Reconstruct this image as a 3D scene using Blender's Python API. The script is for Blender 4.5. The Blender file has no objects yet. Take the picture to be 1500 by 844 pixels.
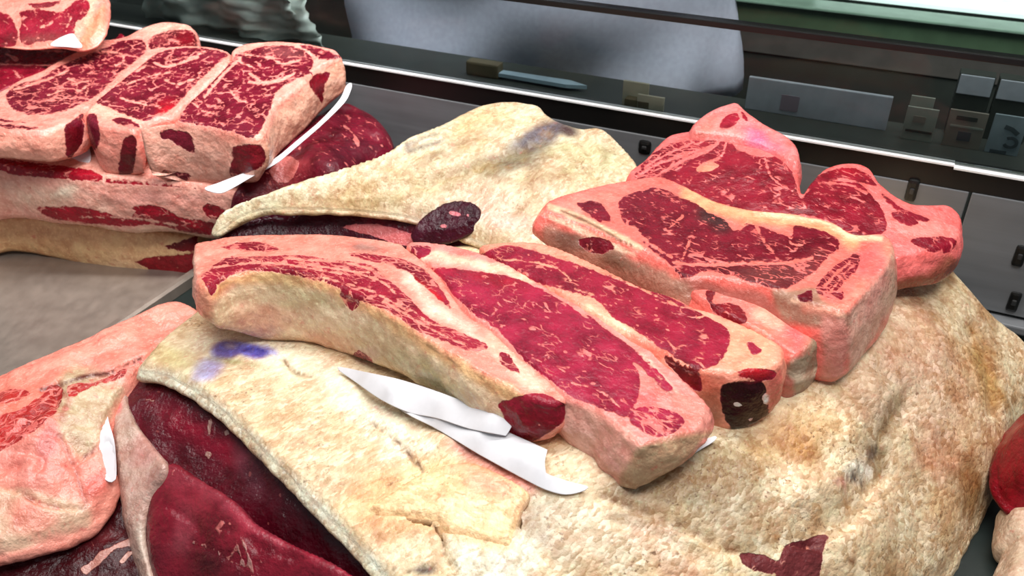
import bpy, math, random
import numpy as np
from mathutils import Vector, Matrix
from mathutils.geometry import delaunay_2d_cdt
from mathutils.kdtree import KDTree

random.seed(4); rng = np.random.default_rng(4)
SC = bpy.context.scene
COL = SC.collection

# ---------------------------------------------------------------- camera
W0, H0, F = 1500.0, 844.0, 1300.0
PITCH = math.radians(33.0)
CAMZ = 0.62
cs, sn = math.cos(PITCH), math.sin(PITCH)
cam_d = bpy.data.cameras.new('camera')
cam = bpy.data.objects.new('camera', cam_d); COL.objects.link(cam)
cam.location = (0, 0, CAMZ)
cam.rotation_euler = (math.pi/2 - PITCH, 0, 0)
cam_d.sensor_width = 36.0
cam_d.lens = 36.0*F/W0
cam_d.clip_start = 0.02
cam_d.dof.use_dof = True; cam_d.dof.focus_distance = 0.78; cam_d.dof.aperture_fstop = 11.0
SC.camera = cam

# ---------------------------------------------------------------- light and exposure
SC.view_settings.view_transform = 'Standard'
SC.view_settings.look = 'None'
SC.view_settings.gamma = 1.0
SC.view_settings.use_curve_mapping = False
SC.view_settings.exposure = -0.16
world = bpy.data.worlds.new('world'); SC.world = world
world.use_nodes = True
world.node_tree.nodes['Background'].inputs[0].default_value = (0.86, 0.92, 1.0, 1)
world.node_tree.nodes['Background'].inputs[1].default_value = 0.30

def area(name, loc, target, sx, sy, power, colr):
    d = bpy.data.lights.new(name, 'AREA'); d.shape = 'RECTANGLE'
    d.size, d.size_y, d.energy, d.color = sx, sy, power, colr
    o = bpy.data.objects.new(name, d); COL.objects.link(o)
    o.location = loc
    o.rotation_euler = (Vector(target)-Vector(loc)).to_track_quat('-Z', 'Y').to_euler()
    return o
# two tube rows over the counter of the shop
area('counter_tube_light', (0.05, 0.80, 1.55), (0.05, 0.80, 0.1), 1.9, 0.16, 29.0, (1.0, 0.965, 0.94))
area('ceiling_light', (0.30, -0.10, 2.0), (0.10, 0.75, 0.1), 1.3, 0.5, 34.0, (1.0, 0.98, 0.96))
lb = area('added_smock_light', (0.03, 1.12, 0.90), (-0.26, 1.45, 0.10), 0.9, 0.10, 2.9, (0.93, 0.96, 1.0)); lb.data.spread = math.radians(72)  # added light with no lamp behind it, aimed to brighten the smock

# ---------------------------------------------------------------- pixel <-> world
CF = np.array([0, cs, -sn]); CU = np.array([0, sn, cs]); CR = np.array([1.0, 0, 0])
CO = np.array([0, 0, CAMZ])
def ray(px, py):
    px = np.asarray(px, float); py = np.asarray(py, float)
    return CF + ((px-750)/F)[..., None]*CR + ((422-py)/F)[..., None]*CU
def at_z(px, py, z):
    d = ray(px, py); t = (np.asarray(z)-CAMZ)/d[..., 2]
    return CO + d*t[..., None]
def proj(P):
    q = P-CO
    dep = q@CF
    return 750+F*(q@CR)/dep, 422-F*(q@CU)/dep

def srgb(c):
    c = np.asarray(c, float)/255.0
    return np.where(c <= 0.04045, c/12.92, ((c+0.055)/1.055)**2.4)

# ---------------------------------------------------------------- numpy noise, polygons, splines
def _hash(ix, iy, iz, s):
    h = (ix*374761393 + iy*668265263 + iz*2147483647 + s*974634777) & 0xffffffff
    h = ((h ^ (h >> 13))*1274126177) & 0xffffffff
    h = h ^ (h >> 16)
    return (h & 0xffffff)/float(0xffffff)
def vnoise(P, scale, seed=0):
    q = P*scale + 100.37
    i = np.floor(q).astype(np.int64); f = q-i; f = f*f*(3-2*f)
    r = 0
    for dx in (0, 1):
        for dy in (0, 1):
            for dz in (0, 1):
                w = (f[:, 0] if dx else 1-f[:, 0])*(f[:, 1] if dy else 1-f[:, 1])*(f[:, 2] if dz else 1-f[:, 2])
                r = r + w*_hash(i[:, 0]+dx, i[:, 1]+dy, i[:, 2]+dz, seed)
    return r
def fbm(P, scale, seed=0, octs=3):
    r = 0; a = 1; s = 0
    for k in range(octs):
        r = r + a*(vnoise(P, scale*2**k, seed+k)-0.5); s += a; a *= 0.5
    return r/s*2          # about -1..1

def spline(pts, n_per=None, step=None, closed=True):
    """closed Catmull-Rom through rows of pts, resampled at an even step of the first two columns"""
    p = np.asarray(pts, float); n = len(p); out = []
    idx = range(n) if closed else range(n-1)
    for i in idx:
        if closed: a, b, c, d = p[(i-1) % n], p[i], p[(i+1) % n], p[(i+2) % n]
        else: a, b, c, d = p[max(i-1, 0)], p[i], p[i+1], p[min(i+2, n-1)]
        # centripetal-like damping: limit tangents by the segment's own length
        L = np.linalg.norm((c-b)[:2])+1e-9
        t1 = (c-a)/2; t2 = (d-b)/2
        for t in (t1, t2):
            m = np.linalg.norm(t[:2])
            if m > L: t *= L/m
        for u in np.linspace(0, 1, 12, endpoint=False):
            h1 = 2*u**3-3*u**2+1; h2 = u**3-2*u**2+u; h3 = -2*u**3+3*u**2; h4 = u**3-u**2
            out.append(h1*b+h2*t1+h3*c+h4*t2)
    if not closed: out.append(p[-1])
    o = np.array(out)
    if step is None: return o
    q = np.vstack([o, o[:1]]) if closed else o
    l = np.concatenate([[0], np.cumsum(np.linalg.norm(np.diff(q[:, :2], axis=0), axis=1))])
    k = max(int(l[-1]/step), 8)
    s = np.linspace(0, l[-1], k, endpoint=not closed)
    return np.stack([np.interp(s, l, q[:, j]) for j in range(q.shape[1])], 1)

def seg_dist(X, Y, poly, closed=True):
    p = np.asarray(poly, float)
    a = p; b = np.roll(p, -1, 0)
    if not closed: a, b = p[:-1], p[1:]
    best = np.full(X.shape, 1e9)
    for (x0, y0), (x1, y1) in zip(a[:, :2], b[:, :2]):
        dx, dy = x1-x0, y1-y0; L = dx*dx+dy*dy+1e-12
        t = np.clip(((X-x0)*dx+(Y-y0)*dy)/L, 0, 1)
        best = np.minimum(best, (X-x0-t*dx)**2+(Y-y0-t*dy)**2)
    return np.sqrt(best)
def inside(X, Y, poly):
    p = np.asarray(poly, float); r = np.zeros(X.shape, bool)
    x0, y0 = p[-1, 0], p[-1, 1]
    for x1, y1 in p[:, :2]:
        c = (y1 > Y) != (y0 > Y)
        with np.errstate(divide='ignore', invalid='ignore'):
            r ^= c & (X < (x0-x1)*(Y-y1)/(y0-y1+1e-12)+x1)
        x0, y0 = x1, y1
    return r
def sdist(X, Y, poly):
    d = seg_dist(X, Y, poly)
    return np.where(inside(X, Y, poly), d, -d)
def sstep(a, b, x):
    t = np.clip((x-a)/(b-a), 0, 1); return t*t*(3-2*t)

class Surf:
    """smooth height z(x, y) through control points given as (px, py, z)"""
    def __init__(s, ctrl, reg=1e-5):
        c = np.array(ctrl, float)
        P = at_z(c[:, 0], c[:, 1], c[:, 2]); s.p = P[:, :2]; z = P[:, 2]; n = len(z)
        s.tps = n > 3
        if not s.tps:
            A = np.c_[np.ones(n), s.p]; s.w = np.linalg.lstsq(A, z, rcond=None)[0]; return
        K = s.phi(np.linalg.norm(s.p[:, None]-s.p[None], axis=2)) + reg*np.eye(n)
        Q = np.c_[np.ones(n), s.p]
        M = np.block([[K, Q], [Q.T, np.zeros((3, 3))]])
        s.w = np.linalg.solve(M, np.r_[z, 0, 0, 0])
    @staticmethod
    def phi(r): return np.where(r > 1e-9, r*r*np.log(np.maximum(r, 1e-9)), 0)
    def __call__(s, x, y):
        x = np.asarray(x, float); y = np.asarray(y, float)
        if not s.tps: return s.w[0]+s.w[1]*x+s.w[2]*y
        n = len(s.p); r = s.w[n]+s.w[n+1]*x+s.w[n+2]*y
        for i in range(n):
            r = r + s.w[i]*s.phi(np.hypot(x-s.p[i, 0], y-s.p[i, 1]))
        return r
    def hit(s, px, py, off=0.0):
        d = ray(px, py); t = np.linspace(0.35, 2.4, 900)
        X = d[:, None, 0]*t; Y = d[:, None, 1]*t; Z = CAMZ+d[:, None, 2]*t
        off = np.asarray(off, float); off = off[:, None] if off.ndim else off
        g = Z-(s(X, Y)+off)
        neg = g < 0
        k = np.argmax(neg, 1); k = np.where(neg.any(1), np.maximum(k, 1), 450)
        i = np.arange(len(k)); g0, g1 = g[i, k-1], g[i, k]
        u = np.clip(g0/(g0-g1+1e-12), 0, 1)
        tt = t[k-1]+u*(t[k]-t[k-1])
        P = CO+d*tt[:, None]
        return P

# ---------------------------------------------------------------- node helpers
def new_mat(name):
    m = bpy.data.materials.new(name); m.use_nodes = True
    nt = m.node_tree; b = nt.nodes['Principled BSDF']
    return m, nt, b
class N:
    def __init__(s, nt): s.nt = nt
    def node(s, typ, **kw):
        n = s.nt.nodes.new(typ)
        for k, v in kw.items(): setattr(n, k, v)
        return n
    def link(s, a, b): s.nt.links.new(a, b)
    def val(s, x, sock):
        if hasattr(x, 'is_output') or isinstance(x, bpy.types.NodeSocket): s.link(x, sock)
        else: sock.default_value = x
    def math(s, op, a, b=0.0, c=None, clamp=False):
        n = s.node('ShaderNodeMath', operation=op, use_clamp=clamp)
        s.val(a, n.inputs[0]); s.val(b, n.inputs[1])
        if c is not None: s.val(c, n.inputs[2])
        return n.outputs[0]
    def vmath(s, op, a, b=None, scale=None):
        n = s.node('ShaderNodeVectorMath', operation=op)
        s.val(a, n.inputs[0])
        if b is not None: s.val(b, n.inputs[1])
        if scale is not None: s.val(scale, n.inputs['Scale'])
        return n.outputs[0]
    def noise(s, vec, scale, detail=2.0, rough=0.5, col=False):
        n = s.node('ShaderNodeTexNoise'); s.link(vec, n.inputs['Vector'])
        n.inputs['Scale'].default_value = scale; n.inputs['Detail'].default_value = detail
        n.inputs['Roughness'].default_value = rough
        return n.outputs['Color' if col else 'Fac']
    def voro(s, vec, scale, feature='F1', out='Distance', rand=1.0):
        n = s.node('ShaderNodeTexVoronoi', feature=feature); s.link(vec, n.inputs['Vector'])
        n.inputs['Scale'].default_value = scale; n.inputs['Randomness'].default_value = rand
        return n.outputs[out]
    def ramp(s, x, a, b, lo=0.0, hi=1.0, smooth=True):
        n = s.node('ShaderNodeMapRange', interpolation_type='SMOOTHSTEP' if smooth else 'LINEAR')
        s.val(x, n.inputs[0]); s.val(a, n.inputs[1]); s.val(b, n.inputs[2]); s.val(lo, n.inputs[3]); s.val(hi, n.inputs[4])
        return n.outputs[0]
    def mix(s, f, a, b, typ='MIX'):
        n = s.node('ShaderNodeMix', data_type='RGBA', blend_type=typ)
        s.val(f, n.inputs[0]); s.val(a, n.inputs[6]); s.val(b, n.inputs[7])
        return n.outputs[2]
    def attr(s, name, out='Fac'):
        n = s.node('ShaderNodeAttribute', attribute_name=name); return n.outputs[out]
def rgba(c): return tuple(float(v) for v in srgb(c))+(1.0,)

# ---------------------------------------------------------------- the meat and fat material
def build_meat():
    m, nt, b = new_mat('meat_and_fat'); n = N(nt)
    P = n.node('ShaderNodeTexCoord').outputs['Object']
    L = n.attr('lean'); M = n.attr('marb'); Wt = n.attr('wet'); G = n.attr('gran')
    T = n.attr('tint', 'Color'); C = n.attr('lcol', 'Color'); gc = n.attr('gc', 'Vector')
    # ragged border between lean and fat
    nb = n.noise(P, 150, 4, 0.6)
    L2 = n.math('ADD', L, n.math('MULTIPLY', n.math('SUBTRACT', nb, 0.5), 9.0))
    lean = n.ramp(L2, -0.9, 0.9)
    # marbling: broken veins along the grain, finer veins, specks
    warp = n.vmath('SCALE', n.vmath('SUBTRACT', n.noise(P, 45, 3, 0.6, True), (0.5, 0.5, 0.5)), scale=0.011)
    g = n.vmath('ADD', gc, warp)
    gA = n.vmath('MULTIPLY', g, (42.0, 105.0, 60.0))
    gB = n.vmath('MULTIPLY', g, (85.0, 230.0, 120.0))
    vA = n.voro(gA, 1.0, 'DISTANCE_TO_EDGE'); vB = n.voro(gB, 1.0, 'DISTANCE_TO_EDGE')
    brk = n.noise(P, 62, 2, 0.5)
    thr = n.math('SUBTRACT', 0.74, n.math('MULTIPLY', M, 0.42))
    kA = n.ramp(brk, thr, n.math('ADD', thr, 0.09))
    wv = n.math('MULTIPLY_ADD', n.noise(P, 120, 2), 0.13, -0.028)
    veinA = n.math('MULTIPLY', kA, n.ramp(vA, wv, n.math('ADD', wv, 0.04), 1.0, 0.0))
    brk2 = n.noise(n.vmath('ADD', P, (3.1, 1.7, 0.4)), 85, 2, 0.5)
    kB = n.ramp(brk2, n.math('ADD', thr, 0.0), n.math('ADD', thr, 0.08))
    veinB = n.math('MULTIPLY', kB, n.ramp(vB, 0.03, 0.09, 0.85, 0.0))
    vs = n.node('ShaderNodeTexVoronoi', feature='F1'); n.link(n.vmath('MULTIPLY', g, (150.0, 260.0, 200.0)), vs.inputs['Vector'])
    vs.inputs['Scale'].default_value = 1.0
    sep = n.node('ShaderNodeSeparateColor'); n.link(vs.outputs['Color'], sep.inputs[0])
    pick = n.ramp(sep.outputs[0], n.math('SUBTRACT', 0.99, n.math('MULTIPLY', M, 0.42)), 1.0, 0.0, 0.34, False)
    speck = n.math('LESS_THAN', vs.outputs['Distance'], pick)
    mgate = n.ramp(M, 0.0, 0.12)
    fatin = n.math('MULTIPLY', n.math('MAXIMUM', n.math('MAXIMUM', veinA, n.math('MULTIPLY', veinB, 0.8)), n.math('MULTIPLY', speck, 0.8)), n.math('MULTIPLY', mgate, 0.88))
    meat = n.math('MULTIPLY', lean, n.math('SUBTRACT', 1.0, fatin))
    # lean colour: mottled, with fine fibre
    lm = n.noise(P, 38, 3, 0.55)
    lcol = n.mix(n.ramp(lm, 0.3, 0.7), n.mix(1.0, C, (0.42, 0.36, 0.42, 1), 'MULTIPLY'), n.mix(1.0, C, (0.92, 1.0, 1.05, 1), 'MULTIPLY'))
    lcol = n.mix(n.ramp(n.noise(P, 17, 2), 0.5, 0.72, 0.0, 0.5), lcol, n.mix(1.0, C, (0.62, 1.5, 1.15, 1), 'MULTIPLY'))
    fib = n.noise(n.vmath('MULTIPLY', g, (160.0, 620.0, 400.0)), 1.0, 2)
    lcol = n.mix(n.ramp(fib, 0.45, 0.75, 0.0, 0.3), lcol, n.mix(1.0, C, (1.3, 1.3, 1.3, 1), 'MULTIPLY'))
    # fat colour: mottled; grainy flecks and brown specks where the fat has dried
    fm = n.noise(P, 75, 4, 0.6)
    fcol = n.mix(n.ramp(fm, 0.25, 0.75), n.mix(1.0, T, (0.78, 0.64, 0.60, 1), 'MULTIPLY'), n.mix(1.0, T, (1.06, 1.14, 1.14, 1), 'MULTIPLY'))
    fcol = n.mix(n.ramp(n.noise(P, 26, 3, 0.6), 0.45, 0.68, 0.0, 0.42), fcol, n.mix(1.0, T, (1.06, 1.32, 1.30, 1), 'MULTIPLY'))
    fcol = n.mix(n.ramp(n.noise(P, 300, 2, 0.6), 0.56, 0.68, 0.0, 0.5), fcol, n.mix(1.0, T, (1.15, 1.42, 1.4, 1), 'MULTIPLY'))
    fl = n.node('ShaderNodeTexVoronoi', feature='F1'); n.link(n.vmath('MULTIPLY', n.vmath('ADD', gc, warp), (170.0, 380.0, 260.0)), fl.inputs['Vector'])
    fl.inputs['Scale'].default_value = 1.0
    fs = n.node('ShaderNodeSeparateColor'); n.link(fl.outputs['Color'], fs.inputs[0])
    flk = n.math('MULTIPLY', n.ramp(fs.outputs[0], 0.62, 0.85), n.math('MULTIPLY_ADD', G, 0.9, 0.1))
    fcol = n.mix(n.math('MULTIPLY', flk, 0.85), fcol, n.mix(1.0, T, (1.32, 1.42, 1.55, 1), 'MULTIPLY'))
    dk = n.math('MULTIPLY', n.ramp(fs.outputs[1], 0.55, 0.85), G)
    fcol = n.mix(n.math('MULTIPLY', dk, 0.75), fcol, n.mix(1.0, T, (0.62, 0.48, 0.34, 1), 'MULTIPLY'))
    bs = n.math('MULTIPLY', n.ramp(n.noise(P, 34, 5, 0.7), 0.56, 0.66), G)
    fcol = n.mix(n.math('MULTIPLY', bs, 0.6), fcol, rgba((156, 104, 50)))
    dots = n.math('MULTIPLY', n.math('MULTIPLY', n.ramp(n.noise(P, 260, 3, 0.6), 0.6, 0.66), n.ramp(n.noise(P, 24, 2), 0.42, 0.6)), G)
    fcol = n.mix(n.math('MULTIPLY', dots, 0.85), fcol, rgba((98, 60, 34)))
    rb = n.math('MULTIPLY', n.ramp(n.noise(P, 95, 3, 0.6), 0.62, 0.74), n.math('SUBTRACT', 1.0, G, None, True))
    fcol = n.mix(n.math('MULTIPLY', rb, 0.5), fcol, rgba((205, 70, 70)))
    veincol = n.mix(0.35, rgba((230, 112, 106)), T)
    fcol2 = n.mix(lean, fcol, veincol)
    hv = n.ramp(n.noise(P, 15, 4, 0.65), 0.38, 0.62)
    aged = n.mix(n.math('MULTIPLY', G, n.ramp(n.noise(n.vmath('ADD', P, (5.3, 2.2, 1.1)), 19, 4, 0.65), 0.46, 0.62, 0.0, 0.9)), fcol2, n.mix(1.0, fcol2, (0.80, 0.62, 0.46, 1), 'MULTIPLY'))
    fcol2 = n.mix(n.math('MULTIPLY', G, n.math('MULTIPLY', hv, 0.3)), aged, n.mix(1.0, aged, (1.1, 1.14, 1.16, 1), 'MULTIPLY'))
    n.link(n.mix(meat, fcol2, lcol), b.inputs['Base Color'])
    # gloss
    rg = n.math('ADD', n.ramp(Wt, 0.0, 1.0, 0.58, 0.15, False), n.math('MULTIPLY', n.math('SUBTRACT', n.noise(P, 110, 3), 0.5), 0.28))
    n.link(rg, b.inputs['Roughness'])
    n.link(n.math('MULTIPLY', n.ramp(Wt, 0, 1, 0.22, 0.78, False), n.ramp(meat, 0, 1, 1.0, 0.46, False)), b.inputs['Specular IOR Level'])
    # relief
    h = n.math('MULTIPLY', n.noise(P, 210, 4, 0.6), 0.55)
    h = n.math('ADD', h, n.math('MULTIPLY', n.math('MULTIPLY', fl.outputs['Distance'], G), -0.28))
    h = n.math('ADD', h, n.math('MULTIPLY', n.noise(P, 60, 3), 0.8))
    h = n.math('ADD', h, n.math('MULTIPLY', meat, -0.25))
    bp = n.node('ShaderNodeBump'); bp.inputs['Strength'].default_value = 0.9; bp.inputs['Distance'].default_value = 0.003
    n.link(h, bp.inputs['Height']); n.link(bp.outputs['Normal'], b.inputs['Normal'])
    return m
MEAT = build_meat()

def simple_mat(name, col, rough=0.5, metal=0.0, spec=0.5, var=0.12, scale=30, bump=0.0, emit=None):
    m, nt, b = new_mat(name); n = N(nt)
    P = n.node('ShaderNodeTexCoord').outputs['Object']
    f = n.noise(P, scale, 4, 0.6)
    c = rgba(col)
    n.link(n.mix(n.ramp(f, 0.3, 0.7), tuple(v*(1-var) for v in c[:3])+(1,), tuple(min(v*(1+var), 1) for v in c[:3])+(1,)), b.inputs['Base Color'])
    b.inputs['Roughness'].default_value = rough; b.inputs['Metallic'].default_value = metal
    b.inputs['Specular IOR Level'].default_value = spec
    if bump:
        bp = n.node('ShaderNodeBump'); bp.inputs['Strength'].default_value = bump; bp.inputs['Distance'].default_value = 0.001
        n.link(f, bp.inputs['Height']); n.link(bp.outputs['Normal'], b.inputs['Normal'])
    if emit:
        b.inputs['Emission Color'].default_value = c; b.inputs['Emission Strength'].default_value = emit
    return m

# ---------------------------------------------------------------- object helpers
def tag(o, label=None, cat=None, group=None, kind=None):
    if label: o['label'] = label
    if cat: o['category'] = cat
    if group: o['group'] = group
    if kind: o['kind'] = kind
    return o
def empty(name, loc, label, cat, group=None, rz=0.0):
    o = bpy.data.objects.new(name, None); COL.objects.link(o)
    o.location = loc; o.rotation_euler = (0, 0, rz); o.empty_display_size = 0.03
    return tag(o, label, cat, group)
def mesh_obj(name, V, Fc, mat, parent=None, smooth=True):
    me = bpy.data.meshes.new(name)
    me.from_pydata([tuple(map(float, v)) for v in V], [], [tuple(int(i) for i in f) for f in Fc])
    me.materials.append(mat); me.update()
    if smooth: me.polygons.foreach_set('use_smooth', [True]*len(me.polygons))
    o = bpy.data.objects.new(name, me); COL.objects.link(o)
    if parent is not None: o.parent = parent
    return o

def vnormals(V, T):
    a, b, c = V[T[:, 0]], V[T[:, 1]], V[T[:, 2]]
    fn = np.cross(b-a, c-a); nn = np.zeros_like(V)
    for k in range(3): np.add.at(nn, T[:, k], fn)
    return nn/(np.linalg.norm(nn, axis=1, keepdims=True)+1e-15)

def submesh(name, V, T, Nn, A, mat, parent):
    used, inv = np.unique(T.ravel(), return_inverse=True)
    v = V[used].astype(np.float32); t = inv.reshape(-1, 3).astype(np.int32)
    me = bpy.data.meshes.new(name)
    me.vertices.add(len(v)); me.vertices.foreach_set('co', v.ravel())
    me.loops.add(t.size); me.loops.foreach_set('vertex_index', t.ravel())
    me.polygons.add(len(t))
    me.polygons.foreach_set('loop_start', np.arange(0, t.size, 3, dtype=np.int32))
    me.materials.append(mat)
    me.update(calc_edges=True)
    for k, a in A.items():
        a = a[used]
        if a.ndim == 1:
            me.attributes.new(k, 'FLOAT', 'POINT').data.foreach_set('value', a.astype(np.float32))
        elif k == 'gc':
            me.attributes.new(k, 'FLOAT_VECTOR', 'POINT').data.foreach_set('vector', a.astype(np.float32).ravel())
        else:
            me.attributes.new(k, 'FLOAT_COLOR', 'POINT').data.foreach_set('color', np.c_[a, np.ones(len(a))].astype(np.float32).ravel())
    me.polygons.foreach_set('use_smooth', np.ones(len(t), bool))
    me.normals_split_custom_set_from_vertices(Nn[used].astype(np.float32).tolist())
    o = bpy.data.objects.new(name, me); COL.objects.link(o); o.parent = parent
    return o

def on(S, pts, off=0.0):
    """control points lying on (or off above) another surface; pts rows (px, py[, extra])"""
    a = np.array([(p[0], p[1], p[2] if len(p) > 2 else off) for p in pts], float)
    H = S.hit(a[:, 0], a[:, 1], a[:, 2])
    return [(x, y, z) for x, y, z in zip(a[:, 0], a[:, 1], H[:, 2])]
def stack(*l): return [q for k in l for q in k]
def piece(outline, ctrl, tint, lcol=(165, 28, 46), lean=(), fat=(), veins=(), paint=(), marb=0.4, wet=0.7, gran=0.0,
          r=0.004, step=0.0021, grain=(0, 0, 1, 0.4), rough=0.0012, bulge=0.004, drop=None, nscale=70, relief=0.0006, base_lean=-30.0,
          root=None, body='fat', mat=None, label=None, cat=None, name=None, group=None, seed=1, rscale=22, bulk=0.0, zb=None, gs=(1.0, 1.0), flare=0.0, dents=()):
    """one solid cut: outline rows (px, py[, drop px]) on the surface through ctrl, sides going down, flat underneath.
    lean / fat: (part name or None, polygon); veins: (width, polyline); paint: (what, value, feather, shape[, strength])"""
    S = ctrl if isinstance(ctrl, Surf) else Surf(ctrl)
    ol = np.array([(tuple(p)+((drop,) if len(p) == 2 else ())+(1.0,))[:4] for p in outline], float)
    sp = spline(ol)
    P = S.hit(sp[:, 0], sp[:, 1], -r*sp[:, 3])
    # drop in metres from the drop in pixels
    q = P-CO; dep = q@CF; up = q@CU; k = 422-(sp[:, 1]+sp[:, 2])
    dz = np.maximum((F*up-k*dep)/(k*sn+F*cs), 0.0008)
    if zb is not None: dz = np.maximum(P[:, 2]-zb, 0.003)
    B = spline_resample(np.c_[P, dz, sp[:, 3]], step*1.15)
    bx, by = B[:, 0], B[:, 1]
    area2 = np.sum(bx*np.roll(by, -1)-np.roll(bx, -1)*by)
    if area2 < 0: B = B[::-1]; bx, by = B[:, 0], B[:, 1]
    nB = len(B)
    gx = np.arange(bx.min(), bx.max(), step); gy = np.arange(by.min(), by.max(), step*0.9)
    X, Y = np.meshgrid(gx, gy); X[1::2] += step/2
    X = X.ravel()+rng.uniform(-.15, .15, X.size)*step; Y = Y.ravel()+rng.uniform(-.15, .15, Y.size)*step
    coarse = B[::max(1, nB//160), :2]
    ins = inside(X, Y, B[:, :2]); X, Y = X[ins], Y[ins]
    D = seg_dist(X, Y, B[::2, :2]); keep = D > step*0.6
    X, Y, D = X[keep], Y[keep], D[keep]
    co = [Vector((a, b_)) for a, b_ in zip(bx, by)]+[Vector((a, b_)) for a, b_ in zip(X, Y)]
    res = delaunay_2d_cdt(co, [(i, (i+1) % nB) for i in range(nB)], [], 1, 1e-7)
    vo = np.array([v[:] for v in res[0]]); T = np.array([f for f in res[2] if len(f) == 3], int)
    orig = [o[0] if len(o) else -1 for o in res[3]]
    Dall = np.r_[np.zeros(nB), D]
    d = np.array([Dall[o] if o >= 0 else 0 for o in orig])
    o2n = {}
    for i, o in enumerate(orig): o2n.setdefault(o, i)
    ring = np.array([o2n.get(i, -1) for i in range(nB)])
    if (ring < 0).any():
        ok = ring >= 0; B = B[ok]; ring = ring[ok]; nB = len(B); bx, by = B[:, 0], B[:, 1]
    a, b_, c_ = vo[T[:, 0]], vo[T[:, 1]], vo[T[:, 2]]
    ar = (b_[:, 0]-a[:, 0])*(c_[:, 1]-a[:, 1])-(b_[:, 1]-a[:, 1])*(c_[:, 0]-a[:, 0])
    T[ar < 0] = T[ar < 0][:, ::-1]
    z = S(vo[:, 0], vo[:, 1])
    if r > 0:
        rr = np.full(len(d), r)
        if np.ptp(B[:, 4]) > 1e-6:
            kd = KDTree(nB)
            for i in range(nB): kd.insert((bx[i], by[i], 0), i)
            kd.balance()
            rr = r*np.array([B[kd.find((x_, y_, 0))[1], 4] for x_, y_ in vo])
        u = 1-np.clip(d/rr, 0, 1); z = z-rr*(1-np.sqrt(np.maximum(1-u*u, 0)))
    top = np.c_[vo, z]
    if bulk: top[:, 2] += bulk*fbm(top, rscale, seed+50, 3)*sstep(0, 0.01, d)
    if dents:
        tx, ty = proj(top)
        for dp, wd, pl in dents:
            dd = seg_dist(tx, ty, spline(pl, closed=False) if len(pl) > 2 else pl, False)
            dd = dd+fbm(top, 160, seed+77, 2)*wd*0.5
            top[:, 2] -= dp*np.exp(-(dd/wd)**2)*(0.75+0.5*fbm(top, 90, seed+78, 2))
    # sides
    nx = np.roll(by, -1)-np.roll(by, 1); ny = -(np.roll(bx, -1)-np.roll(bx, 1)); l = np.hypot(nx, ny)+1e-12; nx /= l; ny /= l
    for _ in range(3):
        nx = (nx+np.roll(nx, 1)+np.roll(nx, -1))/3; ny = (ny+np.roll(ny, 1)+np.roll(ny, -1))/3
    rows = int(np.clip(B[:, 3].max()/(step*1.2), 2, 26))
    zt = top[ring, 2]
    V = [top]; tri = [T]; prev = ring; cnt = len(top)
    for k_ in range(1, rows+1):
        f = k_/rows
        bl = flare*f+bulge*math.sin(math.pi*min(f*1.05, 1))-(0.0 if f < 0.9 else bulge*1.0*(f-0.9)/0.1)
        W = np.c_[bx+nx*bl, by+ny*bl, zt-B[:, 3]*f]
        w = fbm(W, nscale, seed, 3)*rough*1.6*min(1, (1-f)*6+0.3)
        W[:, 0] += nx*w; W[:, 1] += ny*w
        V.append(W); cur = np.arange(cnt, cnt+nB); cnt += nB
        p2, c2 = np.roll(prev, -1), np.roll(cur, -1)
        tri += [np.c_[prev, cur, c2], np.c_[prev, c2, p2]]
        prev = cur
    resb = delaunay_2d_cdt([Vector((a, b_)) for a, b_ in V[-1][:, :2]], [(i, (i+1) % nB) for i in range(nB)], [], 1, 1e-7)
    ob = np.array([o[0] if len(o) else 0 for o in resb[3]]); Tb = np.array([f for f in resb[2] if len(f) == 3], int)
    if len(Tb):
        Tb = ob[Tb]; e = V[-1]
        ar = (e[Tb[:, 1], 0]-e[Tb[:, 0], 0])*(e[Tb[:, 2], 1]-e[Tb[:, 0], 1])-(e[Tb[:, 1], 1]-e[Tb[:, 0], 1])*(e[Tb[:, 2], 0]-e[Tb[:, 0], 0])
        Tb[ar > 0] = Tb[ar > 0][:, ::-1]; tri.append(prev[Tb])
    V = np.vstack(V); T = np.vstack(tri); nt_ = len(top)
    px, py = proj(V)
    # lean field in px
    sd = np.full(len(V), base_lean); named = []
    for nm, poly in lean:
        poly = spline(poly) if len(poly) > 4 else np.array(poly, float)
        s_ = sdist(px, py, poly); sd = np.maximum(sd, s_)
        if nm: named.append((nm, poly))
    for nm, poly in fat:
        poly = spline(poly) if len(poly) > 4 else np.array(poly, float)
        sd = np.minimum(sd, -sdist(px, py, poly))
    for wd, pl in veins:
        pl = spline(pl, closed=False) if len(pl) > 2 else pl
        sd = np.minimum(sd, seg_dist(px, py, pl, False)-wd)
    N0 = vnormals(V, T)
    facing = np.einsum('ij,ij->i', N0, CO-V)
    wall = np.arange(len(V)) >= nt_
    away = wall & (facing < -0.02)
    if base_lean < 0: sd = np.where(away, -30, sd)
    # relief: lean stands a little proud, small lumps everywhere
    V[:nt_, 2] += relief*sstep(-3, 3, sd[:nt_])+rough*0.5*fbm(V[:nt_], nscale*1.3, seed+9, 3)
    At = dict(lean=sd, marb=np.full(len(V), float(marb)), wet=np.full(len(V), float(wet)), gran=np.full(len(V), float(gran)),
              tint=np.tile(srgb(tint), (len(V), 1)), lcol=np.tile(srgb(lcol), (len(V), 1)))
    jit = fbm(V, 60, seed+3, 3)
    key = dict(t='tint', c='lcol', m='marb', w='wet', g='gran', l='lean')
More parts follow.
